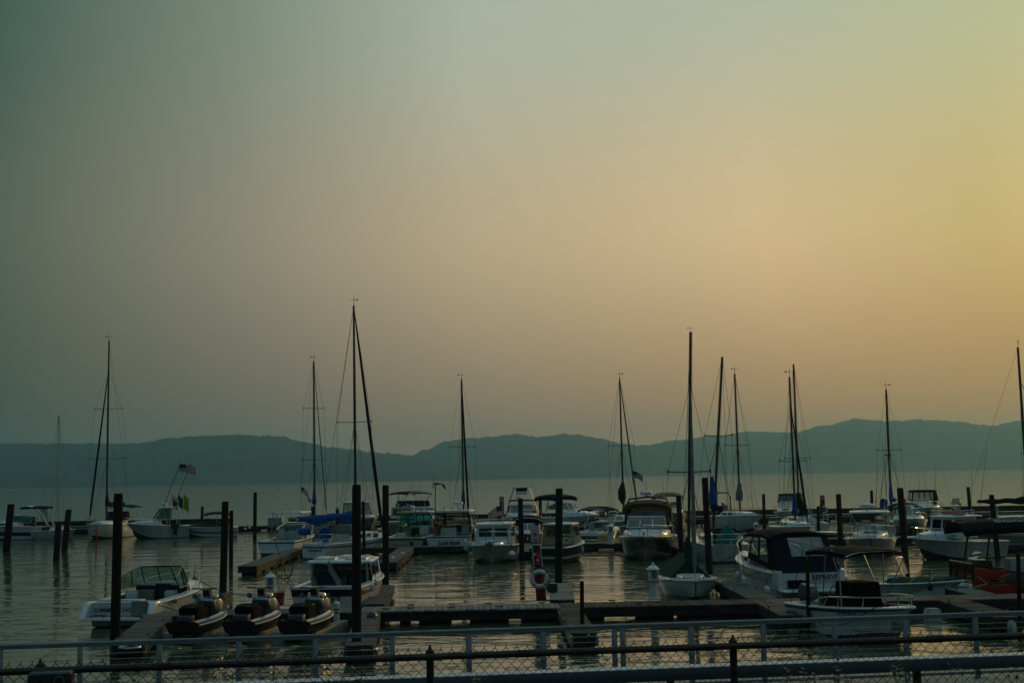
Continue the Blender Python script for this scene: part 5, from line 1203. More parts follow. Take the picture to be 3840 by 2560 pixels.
    # Lady Kate
    b = Boat('express_boat', 'white express boat named Lady Kate with beige enclosure panels, stern toward the viewer', 'boat', 1683, 2069, 86, 9.0, 3.25, 1.05, 1.5, 's')
    b.hull(bands=[(.92, 1, 'blue_stripe')], st=.96, bowp=2.3).deck(.5, .28, .35, .07).trunk(.52, .97, .5, .8)
    b.house(.22, .66, 2.75, 2.0, 1.12, 1.5, .9, .25, .14, 'mesh_canvas', side=[(.06, .3, .08, .92), (.34, .62, .08, .92), (.66, .92, .08, .9)], front=[(.06, .94, .1, .9)], open_rear=True, glass='vinyl_smoke')
    b.hardtop(.24, .6, 2.75, 2.62, 1.1, 'white', legs=2); b.launchers(.245, 2.3, 2.65, 5, .34, 'tan'); b.radar(.42, -.25, 2.75, .34, .72)
    b.block('helm_seat', .3, .37, 1.15, .5, 1.05, y=.35, mat='vinyl_seat', bev=.1); b.block('seat_base', .29, .38, 1.15, .35, .45, y=.35, mat='white'); b.seat(.36, -.85, 1.1, .55, .7, .4)
    b.block('bulkhead', .52, .535, 2.4, .35, 1.25, mat='tan'); b.block('doorway', .505, .52, .6, .38, 1.3, y=-.25, mat='hull_black')
    b.transom_text('Lady Kate', .36, .62, 'ink', shear=.35, sx=1.0, bold=.01, y=-.0)
    b.platform(.35, .2, 2.9); b.rail(.6, 1.0, .7, n=4)
    b.line('wind_generator_pole', [(b.X(.25), 1.2, 2.6), (b.X(.25), 1.15, 4.55)], .035, 'dark_plastic')
    m = MB(); g0 = V3(b.X(.25), 1.15, 4.55); m.tube([g0+V3(0, .12, .05), g0+V3(0, -.1, .08), g0+V3(0, -.5, .02)], [.06, .09, .03], 7); m.add([g0+V3(0, -.4, .05), g0+V3(0, -.62, .02), g0+V3(0, -.75, -.35), g0+V3(0, -.62, -.3)], [(0, 1, 2, 3)])
    for k in range(3): a = R(90+120*k); m.tube([g0+V3(0, .14, .05), g0+V3(.5*math.cos(a), .16, .05+.62*math.sin(a))], [.03, .012], 4)
    m.build('wind_generator', 'dark_plastic', b.root)
    # white pilothouse boat, bow to the viewer
    b = Boat('pilothouse_boat', 'white pilothouse fishing boat seen bow-on with teal windows and a roof rack', 'boat', 1836, 2116, -94, 7.6, 3.0, .82, 1.14, 'b')
    b.hull(st=.95, bowp=2.7, rake=.11, fl=1.35, bottom='old_white', top='old_white', sp=1.5).deck(.35, .25, .35, .06).trunk(.6, .93, .34, .66, end=.4)
    b.house(.30, .64, 2.35, 2.2, .95, 1.2, .12, .05, .08, 'white', side=[(.08, .45, .42, .85), (.52, .92, .42, .85)], front=[(.09, .46, .45, .84), (.54, .91, .45, .84)], rear=[(.1, .45, .3, .85)], glass='glass_teal', roof=(.55, .22, .1, 'white'))
    for y in (-.55, .5): m = MB(); m.add([(b.X(.6), y-.38, 1.5), (b.X(.6), y+.38, 1.5), (b.X(.6), y+.3, 1.9), (b.X(.6), y-.3, 1.9)], [(0, 1, 2, 3)]); m.build('window_shade', 'teal_cloth', b.root)
    m = MB()
    for z in (2.36, 2.5): m.tube([(b.X(.3), -1.0, z-.1), (b.X(.6), -1.0, z), (b.X(.62), -.8, z), (b.X(.62), .8, z), (b.X(.6), 1.0, z), (b.X(.3), 1.0, z-.1)], .02, 5)
    for y in (-1.0, -.6, -.2, .2, .6, 1.0): m.tube([(b.X(.6), y, 2.24), (b.X(.6), y, 2.64)], .026, 6)
    m.build('roof_rack', 'steel', b.root)
    b.rail(.55, 1.0, .75, n=3, r=.02); b.line('flag_staff', [(b.X(.15), .2, .9), (b.X(.1), .25, 3.5)], .016); us_flag(b.root, (b.X(.1), .25, 3.2), (.2, -1, 0), .95, .6, .5)
    m = MB(); m.cbox((b.X(.98), 0, 1.16), (.7, .5, .1), .04); m.lathe([(.05, 0), (.12, .05), (.05, .12)], (b.X(.98), 0, 1.2), 8); m.build('anchor_roller', 'dark_plastic', b.root)
    b.line('anchor_line', [(b.X(.95), .1, 1.25), (b.X(.85), .5, 1.27), (b.X(.78), 1.1, 1.1), (b.X(.8), 1.3, .7)], .016, 'rope_dark')
    m = MB(); m.lathe([(.02, -.08), (.4, -.06), (.42, 0), (.4, .06), (.02, .08)], (b.X(.5), -1.3, 1.55), 16, M=Matrix.Rotation(R(90), 3, 'X')); m.build('life_ring_bag', 'dark_plastic', b.root)
    b.outboard(0, 0, 1.1, 'dark_plastic')
    # dark green hulled cuddy
    b = Boat('picnic_boat', 'tan cabin boat with a dark green hull and red ball fender, stern toward the viewer', 'boat', 2054, 2112, 72, 6.4, 2.45, .92, 1.15, 's')
    b.hull(top='hull_green', bands=[(.92, 1, 'white'), (.25, .4, 'old_white')], st=.92, bowp=2.3, rub='white').deck(.45, .2, .35, .06, mat='old_white', liner='cream').trunk(.68, .96, .2, .7)
    b.house(.34, .7, 2.0, 1.7, .95, 1.15, .35, .0, .14, 'tan', side=[(.12, .5, .42, .9), (.56, .92, .42, .9)], front=[(.06, .47, .42, .9), (.53, .94, .42, .9)], rear=[(.12, .46, .45, .92), (.54, .9, .45, .92)], glass='glass', roof=(.12, .12, .09, 'old_white'))
    m = MB(); m.box((b.X(.335), -.55, 1.3), (.04, .7, .6)); io = m.build('instrument_panel', 'cream', b.root)
    for y, z in ((-.35, 1.45), (-.55, 1.47), (-.75, 1.45), (-.55, 1.23)): m = MB(); m.lathe([(.07, 0), (.07, .02)], (b.X(.335)-.03, y, z), 10, M=Matrix.Rotation(R(90), 3, 'Y')); m.build('gauge', 'black_plastic', io)
    # navy cruiser
    b = Boat('navy_cruiser', 'large cruiser with a navy hull and brown canopy, seen bow-on', 'boat', 2416, 2106, -98, 9.6, 3.5, 1.15, 1.48, 'b')
    b.hull(top='navy', bottom='bottom_pale', bands=[(.82, 1, 'white'), (.0, .12, 'bottom_pale')], st=.95, bowp=2.7, rake=.12, fl=1.2, rub='steel', chine=.8).deck(.45, .3, .6, .06).trunk(.46, .97, .55, .84, p=1.6)
    b.windshield(.36, .58, 2.9, 2.35, 1.82, .62, .7, 3, .3, glass='glass', r=.03)
    b.house(.14, .5, 3.0, 2.75, 1.75, 1.5, .5, .3, .12, 'black_cloth', side=[(.05, .32, .15, .9), (.36, .64, .15, .9), (.68, .95, .15, .9)], front=[(.02, .98, .2, .86)], rear=[(.1, .9, .2, .85)], glass='vinyl_smoke', name='canvas_enclosure')
    b.bimini(.12, .5, 2.95, 3.42, 'brown_cloth', arc=.3, drop=.18, edge=.22)
    m = MB()
    for k, (dx, w_) in enumerate(((.0, 1.5), (.05, 1.45))): m.tube([(b.X(.2+dx), w_, 1.5), (b.X(.17+dx), w_*.97, 2.9), (b.X(.16+dx), w_*.8, 3.45), (b.X(.16+dx), 0, 3.58), (b.X(.16+dx), -w_*.8, 3.45), (b.X(.17+dx), -w_*.97, 2.9), (b.X(.2+dx), -w_, 1.5)], .06, 7)
    m.build('radar_arch', 'dark_plastic', b.root)
    b.radar(.2, -.1, 3.5, .2, .75); b.antenna(.2, 1.0, 3.5, .9, 0, 0, .03, 'white_plastic', 'gps_mushroom'); b.antenna(.2, -.1, 3.9, .9, 0, 0, .02, 'dark_plastic')
    b.rail(.4, 1.0, .62, n=5, r=.022)
    for q in (1, -1): b.block('deck_hatch', .60, .64, .6, 1.72, .04, y=q*.65, mat='hull_grey', bev=.01)
    b.block('deck_hatch', .66, .74, .8, 1.6, .12, mat='old_white', rf=.05); b.line('wiper', [(b.X(.63), .2, 1.87), (b.X(.6), -.3, 2.3)], .015, 'black_plastic')
    m = MB(); m.lathe([(.04, 0), (.05, .2), (.12, .26), (.05, .36)], (b.X(.96), 0, 1.48), 8); m.build('bow_light', 'steel', b.root)
    m = MB(); m.tube([(b.X(.93), -.35, 1.05), (b.X(.955), -.2, .8), (b.X(.96), 0, .74), (b.X(.955), .2, .8), (b.X(.93), .35, 1.05)], .025, 5); m.build('bow_eye', 'steel', b.root)
    # sailboat with the teal cover, stern to the viewer
    b = Boat('sailboat', 'white sailboat with a teal wheel cover, stern toward the viewer, navy boom cover', 'sailboat', 2742, 2110, 92.5, 8.8, 2.9, 1.0, 1.2, 's')
    b.hull(top='old_white', st=.78, um=.48, bowp=2.0, sail=True, draft=.5, trk=.1).deck(.34, .36, .45, .05).trunk(.34, .8, .42, .6, end=.6, p=3, wins=[(.1, .3, .3, .7), (.4, .6, .3, .7)])
    b.rig(.56, 11.95, 1.6, [(7.2, .82)], jib='red', jr=.06, bow=.6, stern=.02, boom=(3.4, 2.9), cover='navy_cloth', mast='mast', r=.08, lean=-.085, vane=False, coverdrop=.3)
    b.lifelines(.05, .93, .6, 5)
    m = MB(); rows = []
    for i in range(7):
        t = i/6; z = lerp(.95, 2.05, t); rr = .62*(1-t**2.2)+.03; rows.append([(b.X(.1)+rr*.35*math.cos(a), rr*math.sin(a)+.0, z) for a in [2*math.pi*k/12 for k in range(13)]])
    m.grid(rows); m.build('wheel_cover', 'teal_cloth', b.root, ang=60)
    b.outboard(-.45, 0, .75, 'old_white', u=-.03, z=1.15)
    b.line('stern_ladder', [(b.X(0)-.05, .75, .15), (b.X(0)-.05, .75, 1.55), (b.X(0)-.05, .5, 1.55), (b.X(0)-.05, .5, .15)], .02, 'steel')
    m = MB(); m.box((b.X(0)-.03, .0, .7), (.05, .08, 1.1)); m.build('rudder_post', 'old_white', b.root)
    m = MB(); m.tube([(b.X(.52), 0, 3.1), (b.X(.53), 0, 3.8), (b.X(.555), 0, 4.8)], [.26, .22, .1], 8); m.build('mast_cover', 'blue_cloth', b.root)
    m = MB(); m.cbox((b.X(.36), 0, 1.75), (.7, 1.75, .1), .03); m.build('companionway_hood', 'navy_cloth', b.root); b.block('companionway', .335, .35, .8, .6, 1.05, mat='hull_black')
    # fishing boat with radar, bow to the viewer
    b = Boat('walkaround_boat', 'white walkaround fishing boat with hardtop, radar and clear curtain, seen bow-on', 'boat', 3272, 2092, -104, 8.0, 3.05, .85, 1.16, 'b')
    b.hull(top='old_white', bands=[(.82, 1, 'white')], bottom='bottom_pale', st=.95, bowp=2.8, fl=1.35, rake=.12).deck(.42, .25, .35, .06).trunk(.45, .93, .5, .7, end=.3, p=2, wins=[])
    b.block('deck_hatch', .7, .78, .8, 1.36, .06, mat='glass_dark', bev=.01)
    b.house(.36, .62, 2.1, 1.75, 1.3, .5, .3, .0, .1, 'white', side=[(.08, .92, .15, .9)], front=[(.05, .32, .15, .9), (.36, .64, .15, .9), (.68, .95, .15, .9)], open_rear=True, glass='glass')
    m = MB(); b.wall(m, [V3(b.X(.55), 1.0, 1.78), V3(b.X(.55), -1.0, 1.78), V3(b.X(.52), -.98, 2.44), V3(b.X(.52), .98, 2.44)], [(.04, .96, .06, .96)], 'vinyl_smoke'); m.build('curtain_edge', 'grey_cloth', b.root)
    b.hardtop(.28, .62, 2.35, 2.46, .95, 'white', legs=2, lw=2.4, lean=.5)
    for q in (1, -1): b.line('brace', [(b.X(.66), q*.4, 1.45), (b.X(.6), q*.9, 2.0), (b.X(.55), q*1.05, 2.44)], .024, 'alum')
    b.radar(.46, -.1, 2.56, .2, .95); b.launchers(.3, 1.9, 2.5, 4, .3)
    for y, dx, dy, h in ((.85, 0, .55, 3.4), (.65, .1, .3, 2.8), (.35, .1, .3, 2.9)): b.antenna(.4, y, 2.54, h, dx, dy, .018, 'dark_plastic' if h < 3 else 'white_plastic', 'fishing_rod' if h < 3 else 'antenna')
    b.rail(.45, 1.0, .72, n=5, r=.02)
    # white lobster boat, bow to the left
    b = Boat('lobster_boat', 'white lobster boat with a square wheelhouse and roof seat, bow to the left', 'boat', 3578, 2092, 207, 6.2, 2.6, .92, 1.25, 'c')
    b.hull(top='old_white', bottom='bottom', st=.9, bowp=2.4, rake=.12, sp=2.2).deck(.3, .2, .4, .06).trunk(.55, .9, .55, .66, end=.5, p=2.4)
    b.house(.36, .64, 2.0, 1.85, 1.15, 1.15, .12, .0, .06, 'white', side=[(.08, .48, .35, .88), (.56, .94, .35, .88)], front=[(.1, .46, .38, .88), (.54, .9, .38, .88)], rear=[(.1, .45, .3, .85)], glass='glass_dark', roof=(.5, .12, .08, 'white'))
    m = MB()
    for z in (2.5, 2.66): m.tube([(b.X(.36), -.85, z), (b.X(.62), -.85, z), (b.X(.64), -.65, z), (b.X(.64), .65, z), (b.X(.62), .85, z), (b.X(.36), .85, z)], .018, 5)
    for x_, y in ((.36, .85), (.5, .85), (.62, .85), (.36, -.85), (.5, -.85), (.62, -.85)): m.tube([(b.X(x_), y, 2.36), (b.X(x_), y, 2.68)], .02, 5)
    m.build('roof_rail', 'steel', b.root)
    m = MB(); m.tube([(b.X(.4), -.5, 2.48), (b.X(.42), .5, 2.53), (b.X(.5), .6, 2.5), (b.X(.55), -.4, 2.55), (b.X(.47), -.6, 2.48), (b.X(.44), .3, 2.6)], .09, 7); m.build('red_tarp', 'red', b.root)
    m = MB(); m.tube([(b.X(.44), .3*math.cos(a), 2.98+.3*math.sin(a)*.9) for a in [R(q) for q in range(-160, 200, 24)]], .07, 6); m.cbox((b.X(.44), 0, 3.15), (.12, .55, .35), .06); m.build('roof_seat', 'cream', b.root)
    b.rail(.5, .98, .6, n=4, r=.02); b.antenna(.38, .7, 2.4, 3.2, .2, .5, .016); b.antenna(.4, -.6, 2.4, 2.0, 0, -.4, .014); b.antenna(.3, .8, 2.4, 3.8, -.5, .4, .016, 'dark_plastic', 'fishing_rod')
    m = MB(); m.cbox((b.X(1.02), 0, 1.28), (.9, .36, .08), .03); m.build('bow_pulpit', 'white', b.root)
    m = MB(); m.lathe([(.02, -.24), (.2, -.18), (.27, 0), (.2, .18), (.04, .26)], (b.X(.66), b.S(.66)[1]*.8, 1.4), 12); m.build('ball_fender', 'white_plastic', b.root)
    # covered boat at the right edge
    b = Boat('covered_boat', 'boat under a pale tarp with a tan patch, behind the pontoon boat', 'boat', 3790, 2062, 188, 7.0, 2.7, 1.0, 1.3, 'c')
    b.hull(top='hull_grey', bands=[(.82, 1, 'white')], st=.92).deck(0)
    m = MB(); rows = []
    for i in range(12):
        u = .06+.92*i/11; x, hb, z = b.S(u); rows.append([(x, hb*.97*k, z+.02+(.75-.5*(abs(u-.45)/.5)**2)*(1-abs(k)**1.3)+.02*math.sin(i*2.3+k*5)) for k in (-1, -.7, -.35, 0, .35, .7, 1)])
    m.grid(rows, flip=True); m.build('tarp', 'grey_cloth', b.root, ang=70)
    m = MB(); m.grid([[(p[0], p[1]*1.01, p[2]+.012) for p in r_[3:]] for r_ in rows[7:10]], flip=True); m.build('tan_patch', 'tan_cloth', b.root, ang=70)
boats_middle()

# ------------------------------------------------------------------ boats, far row
def sail_hull(b, top='white', trunk='white', st=.7, uc=.32):
    b.hull(top=top, st=st, um=.5, bowp=2.0, sail=True, draft=.5, bands=[(.0, .12, 'navy')]).deck(uc, .34, .45, .05).trunk(uc, .82, .4, .58, end=.55, p=3, mat=trunk, wins=[(.1, .28, .3, .7), (.36, .52, .3, .7)])
    b.lifelines(.06, .93, .6, 5); return b
def boats_far():
    b = Boat('express_cruiser', 'white express cruiser with arch and dark top at the far left edge, bow cut off', 'boat', 60, 2021, 188, 9.4, 3.0, 1.15, 1.5)
    b.hull(bands=[(.25, .55, 'navy')], st=.95).deck(.45, .3, .4, .06).trunk(.46, .97, .45, .82, wins=[(.1, .5, .3, .65)])
    b.windshield(.34, .56, 2.5, 1.9, 1.55, .7, .7, 3, .25, glass='glass_teal', r=.03)
    for q in (1, -1): b.line('radar_arch', [(b.X(.16), q*1.38, 1.2), (b.X(.21), q*1.35, 2.0), (b.X(.27), q*1.2, 2.75), (b.X(.34), q*1.0, 3.0), (b.X(.4), 0, 3.05)], .1, 'white')
    b.bimini(.17, .44, 2.5, 3.08, 'navy_cloth', arc=.12, drop=.05, edge=.12); b.block('helm_seat', .3, .34, .6, 1.2, .9, y=.6, mat='dark_plastic'); b.rail(.55, 1, .5)
    m = MB(); m.add([(b.X(.16), 1.25, 1.25), (b.X(.22), 1.25, 1.3), (b.X(.26), 1.2, 2.9), (b.X(.18), 1.2, 2.95)], [(0, 1, 2, 3)]); m.build('side_curtain', 'vinyl', b.root)
    b = Boat('daysailer', 'small white sailboat with a dark outboard and bare thin mast, at the far left', 'sailboat', 208, 2021, -22, 4.6, 1.9, .8, .95)
    b.hull(top='old_white', st=.8, um=.45, bowp=2.2, sail=True).deck(.45, .2, .3, .06).trunk(.45, .85, .28, .6, end=.4)
    b.rig(.56, 11.6, 1.1, [(6.0, .7)], mast='mast_pale', r=.05, wire=.008, vane=False); b.outboard(0, -25, .9, 'black_plastic', z=.75); b.line('oar', [(b.X(.4), -.4, 1.0), (b.X(.75), -.5, 1.9)], .03, 'white_plastic')
    m = MB(); m.cbox((b.X(.35), -.3, 1.0), (.9, .7, .35), .1); m.build('gear_pile', 'brown_cloth', b.root)
    b = Boat('sailboat', 'white sailboat with two pairs of spreaders and a furled navy jib, at the left', 'sailboat', 327, 2024, 263, 10.2, 3.3, 1.15, 1.45, 'b')
    sail_hull(b); b.rig(.6, 18.6, 1.8, [(12.1, 1.35), (7.4, 1.85)], jib='navy_cloth', jr=.09, frac=.84, boom=(4.2, 3.0), cover='black_cloth', mast='mast', r=.10, cs=1.3)
    b.bimini(.05, .28, 2.3, 3.0, 'navy_cloth', arc=.15, drop=.1, legs=(1.2, 1.2)); b.block('dodger', .3, .42, 2.0, 1.6, .8, mat='navy_cloth', rf=.5, bev=.1)
    b = Boat('sport_fisher', 'white sportfisher with raked outriggers and several flags, at the left', 'boat', 590, 2016, 200, 5.6, 2.7, 1.1, 1.45)
    b.hull(top='old_white', bands=[(.82, 1, 'white')], st=.92).deck(.42, .26, .4, .06).trunk(.45, .96, .45, .75)
    b.house(.28, .58, 2.3, 1.8, 1.65, 1.05, .75, .05, .12, 'white', side=[(.1, .46, .12, .9), (.52, .9, .12, .9)], front=[(.05, .34, .12, .9), (.37, .63, .12, .9), (.66, .95, .12, .9)], open_rear=True, glass='glass')
    b.hardtop(.16, .5, 2.4, 2.75, 1.2, 'old_white', legs=3); b.radar(.4, 0, 2.85, .1, .6)
    for u, q in ((.42, 1), (.2, -1)): b.line('outrigger', [(b.X(u), q*1.15, 2.8), (b.X(u)-.45, q*1.2, 4.2), (b.X(u)-1.5, q*1.3, 6.9)], .03, 'dark_plastic')
    us_flag(b.root, (b.X(.42)-1.36, 1.25, 6.75), (-1, 0, 0), 1.5, .72, .25)
    for u, c, hh in ((.33, ['flag_white', 'flag_red', 'flag_blue'], 1.0), (.24, ['flag_green'], 1.0), (.15, ['flag_lime'], 1.3)):
        b.line('flag_staff', [(b.X(u), .9, 2.8), (b.X(u)-.35, .95, 4.0)], .018, 'dark_plastic'); tri_flag(b.root, (b.X(u)-.3, .95, 3.95), (-1, 0, 0), .45, hh, c, droop=1.0, vertical=False)
    b.rail(.5, 1.0, .45); m = MB(); m.box((b.X(.24), 1.44, .75), (.35, .08, .9)); m.box((b.X(.24), 1.44, 1.1), (.8, .08, .2)); m.build('black_fender', 'black_plastic', b.root)
    b = Boat('runabout', 'white runabout with a brown cover and brown bimini, at the left', 'boat', 780, 2011, 190, 5.5, 2.3, .85, 1.0)
    b.hull(top='white', bands=[(.25, .55, 'hull_grey')], st=.9).deck(0)
    m = MB(); rows = []
    for i in range(10):
        u = .1+.85*i/9; x, hb, z = b.S(u); hh = .62*math.exp(-((u-.45)/.2)**2)+.12; rows.append([(x, hb*.92*k, z+hh*(1-abs(k)**2.2)) for k in (-1, -.8, -.5, 0, .5, .8, 1)])
    m.grid(rows, flip=True); m.build('boat_cover', 'brown_cloth', b.root, ang=70); b.bimini(.14, .56, 2.0, 2.3, 'brown_cloth', arc=.12, drop=.16, legs=(.95, 1.0), edge=.12)
    b = Boat('sailboat', 'white sailboat with a bright blue boom cover behind the left hardtop boat', 'sailboat', 1168, 2003, -60, 8.2, 2.8, 1.1, 1.35)
    sail_hull(b); b.rig(.6, 16.15, 1.7, [(11.7, 1.02), (6.9, 1.15)], jib='grey_cloth', jr=.05, boom=(3.9, 2.9), cover='blue_cloth', mast='mast', r=.09, boomang=22, cs=1.3)
    b.line('flag_staff', [(b.X(.05), .5, 1.2), (b.X(-.02), .6, 4.4)], .016); us_flag(b.root, (b.X(-.02), .6, 4.4), (.2, 1, 0), .8, .5, .9); tri_flag(b.root, (b.X(.12), .9, 3.4), (0, 1, 0), .3, .45, ['flag_green', 'flag_white', 'buoy_orange'], .4)
    b = Boat('cabin_cruiser', 'dark hulled cabin cruiser with a rose canvas panel, behind the sailboat sinbad', 'boat', 1350, 1999, -62, 7.2, 2.9, 1.3, 1.6)
    b.hull(top='hull_grey', bands=[(.82, 1, 'white')], st=.95).deck(.4, .26, .4, .06).trunk(.5, .95, .4, .75)
    b.house(.25, .62, 2.3, 1.9, 1.6, 1.25, .55, .05, .12, 'white', side=[(.08, .46, .15, .9), (.52, .92, .15, .9)], front=[(.05, .34, .15, .9), (.37, .63, .15, .9), (.66, .95, .15, .9)], open_rear=True, glass='glass', roof=(.3, .2, .08, 'white'))
    b.rail(.5, 1, .6); m = MB(); rows = [[(b.X(.62)+.3*math.sin(math.pi*j/6), .55-1.1*j/6, 1.65+.75*i/4*(1 if i < 4 else .95)) for j in range(7)] for i in range(5)]; m.grid(rows); m.build('rose_panel', 'rose_cloth', b.root)
    b.antenna(.4, .8, 2.9, 1.4, -.4, .4, .02, 'dark_plastic'); b.antenna(.4, -.8, 2.9, 1.4, .3, -.7, .02)
    b = Boat('flybridge_boat', 'white flybridge boat with a dark bimini and dark canvas screen, behind the hardtop boats', 'boat', 1572, 2007, -55, 8.6, 3.2, 1.2, 1.55)
    b.hull(top='hull_grey', bands=[(.82, 1, 'white')], st=.95).deck(.25, .26, .4, .06).trunk(.62, .96, .4, .78)
    b.house(.18, .66, 2.7, 2.3, 1.5, .95, .6, .05, .1, 'white', side=[(.08, .46, .3, .85), (.52, .92, .3, .85)], front=[(.06, .48, .3, .85), (.52, .94, .3, .85)], glass='glass_dark', roof=(.3, .1, .07, 'white'))
    b.house(.24, .54, 2.2, 2.0, 2.55, .5, .2, .1, .05, 'navy_cloth', name='flybridge_screen', glass=None); b.bimini(.14, .52, 2.5, 3.9, 'navy_cloth', arc=.14, drop=.08, legs=(2.6, 1.15), r=.025, edge=.12)
    b.rail(.45, 1.0, .65, n=5); b.antenna(.3, 1.1, 2.6, 4.2, .1, 0, .018); b.antenna(.3, -1.1, 2.6, 4.4, .1, 0, .018)
    b.line('flag_staff', [(b.X(.1), -1.2, 1.3), (b.X(.08), -1.25, 3.6)], .015); us_flag(b.root, (b.X(.08), -1.25, 3.4), (.3, -1, 0), .5, .6, 1.2)
    b = Boat('sailboat', 'sailboat with a furled navy jib, hidden hull, mast rising behind Lady Kate', 'sailboat', 1736, 2003, -80, 8.2, 2.7, 1.05, 1.3)
    sail_hull(b); b.rig(.58, 13.75, 1.6, [(7.7, 1.18)], jib='navy_cloth', jr=.09, boom=(3.2, 2.7), cover='blue_cloth', mast='mast', r=.085)
    b = Boat('tower_boat', 'white sportfisher with a metal tower, seen bow-on behind the pilothouse boat', 'boat', 1956, 1992, -91, 9.6, 3.9, 1.05, 1.4, 'b')
    b.hull(top='hull_grey', bands=[(.82, 1, 'white')], bowp=2.6, st=.95).deck(.3, .3, .4, .06).trunk(.5, .95, .5, .78)
    b.house(.3, .6, 2.9, 2.4, 1.55, .75, .5, .05, .12, 'white', side=[(.1, .9, .2, .85)], front=[(.04, .96, .15, .88)], glass='glass_dark', roof=(.2, .1, .06, 'white'))
    m = MB()
    for q in (1, -1):
        for x_ in (.3, .52): m.tube([(b.X(x_), q*1.6, 1.1), (b.X(x_)-.1, q*1.15, 2.75), (b.X(x_)-.2, q*.72, 3.95)], .035, 6)
        m.tube([(b.X(.3), q*1.3, 2.2), (b.X(.52), q*1.15, 2.75)], .025, 5); m.tube([(b.X(.3)-.05, q*1.0, 3.1), (b.X(.52)-.12, q*.95, 3.2)], .025, 5)
    for z, hw in ((2.2, 1.32), (2.75, 1.15), (3.95, .9)): m.tube([(b.X(.5), -hw, z), (b.X(.5), hw, z)], .03, 5); m.tube([(b.X(.3), -hw, z), (b.X(.3), hw, z)], .03, 5)
    m.build('tower_frame', 'alum', b.root)
    b.block('tower_seat_cover', .36, .46, 1.1, 3.6, .38, mat='black_cloth', bev=.1); b.block('tower_platform', .33, .5, 1.05, 3.3, .3, mat='white'); m = MB(); m.slab(b.X(.26), b.X(.54), 2.5, 2.68, .1, .04, .2); m.build('buggy_top', 'navy_cloth', b.root)
    b.antenna(.35, .95, 3.9, 3.0, 0, -.25, .02); b.rail(.45, 1.0, .6); b.radar(.5, -.3, 2.76, .15, .5)
    m = MB(); m.lathe([(.02, -.25), (.2, -.15), (.25, 0), (.2, .15), (.02, .25)], (b.X(.6), 1.2, 1.75), 12); m.build('orange_buoy', 'buoy_orange', b.root)
    b = Boat('express_boat', 'express boat with a navy bimini seen bow-on between the pilothouse boat and its piling', 'boat', 1975, 2058, -92, 7.0, 2.5, .9, 1.1, 'b')
    b.hull(top='navy', bands=[(.82, 1, 'white')], bowp=2.6).deck(.5, .25, .35, .06).trunk(.52, .96, .28, .8)
    b.windshield(.4, .56, 2.1, 1.75, 1.12, .5, .45, 2, .2, glass='glass'); b.bimini(.16, .52, 2.25, 2.22, 'navy_cloth', arc=.3, drop=.14, legs=(1.0, 1.1), edge=.22)
    b.house(.12, .44, 2.1, 2.0, 1.1, .95, .2, .1, .08, 'mesh_canvas', side=[(.1, .9, .1, .9)], front=[(.05, .95, .1, .9)], glass='vinyl_smoke', name='canvas_curtain')
    b = Boat('sport_cruiser', 'white sport cruiser with a dark blue bimini on the far dock, bow to the right', 'boat', 2138, 1990, -48, 8.0, 3.0, 1.2, 1.55)
    b.hull(top='white', bands=[(.25, .55, 'hull_grey')], st=.95).deck(.4, .28, .4, .06).trunk(.42, .96, .6, .82, wins=[])
    b.windshield(.32, .52, 2.5, 2.0, 1.95, .6, .5, 3, .2, glass='glass_dark', r=.03); b.bimini(.08, .46, 2.6, 3.35, 'navy_cloth', arc=.25, drop=.12, legs=(1.4, 1.35), edge=.3); b.rail(.5, 1, .5); b.antenna(.2, 1.2, 3.2, 1.1, 0, 0, .02, 'dark_plastic'); b.antenna(.2, -1.2, 1.6, 4.2, .1, .2, .015)
    b.line('flag_staff', [(b.X(.02), 1.2, 1.2), (b.X(-.02), 1.3, 2.9)], .016); tri_flag(b.root, (b.X(-.02), 1.3, 2.9), (.3, -1, 0), .35, .8, ['flag_green', 'flag_white', 'flag_red'], 1.2)
    b = Boat('bowrider', 'white bowrider with a black bimini and dark hull, behind the tan cabin boat', 'boat', 2190, 2038, 62, 6.0, 2.5, .8, 1.05, 's')
    b.hull(top='navy', bands=[(.7, 1, 'white')], st=.95).deck(.62, .25, .35, .2).windshield(.48, .64, 2.0, 1.7, .95, .5, .45, 2, .15, glass='glass')
    b.bimini(.25, .62, 2.4, 2.68, 'black_cloth', arc=.2, drop=.12, legs=(.95, 1.1), edge=.14, r=.025); b.block('stern_seat', .2, .28, 1.8, .4, .5, mat='vinyl_seat'); b.platform(.6, .25, 2.2); b.seat(.46, .5, .8, .5, .5, .45); b.seat(.46, -.5, .8, .5, .5, .45)
    b = Boat('sailboat', 'grey sailboat with a dark green sail bag on its mast, behind the navy hulled cruiser', 'sailboat', 2335, 1990, 62, 8.0, 2.7, 1.0, 1.2)
    sail_hull(b, 'hull_grey', 'old_white'); b.rig(.54, 13.7, 1.5, [(7.6, 1.28)], jib='grey_cloth', jr=.08, boom=None, mast='mast', r=.09)
    m = MB(); m.tube([(b.X(.53), 0, 2.4), (b.X(.52), .05, 2.9), (b.X(.52), .05, 3.6), (b.X(.54), 0, 4.3)], [.12, .36, .36, .12], 9); m.build('sail_bag', 'green_cloth', b.root)
    b.line('flag_staff', [(b.X(.02), -.8, 1.2), (b.X(-.05), -.9, 5.0)], .015); us_flag(b.root, (b.X(-.02), -2.9, 5.3), (.3, -1, 0), .9, .55, .5)
    b.line('flag_halyard', [(b.X(-.02), -2.9, 5.35), (b.X(.02), -2.6, 3.3), (b.X(.05), -1.1, 1.2)], .012, 'wire')
    m = MB(); m.cbox((b.X(.06), .3, 1.6), (.5, .5, .5), .1); m.build('stern_outboard', 'black_plastic', b.root)
    b = Boat('cruiser', 'white cruiser with a tan bimini behind the navy hulled cruiser', 'boat', 2527, 1994, -92, 8.0, 3.0, 1.35, 1.7, 'b')
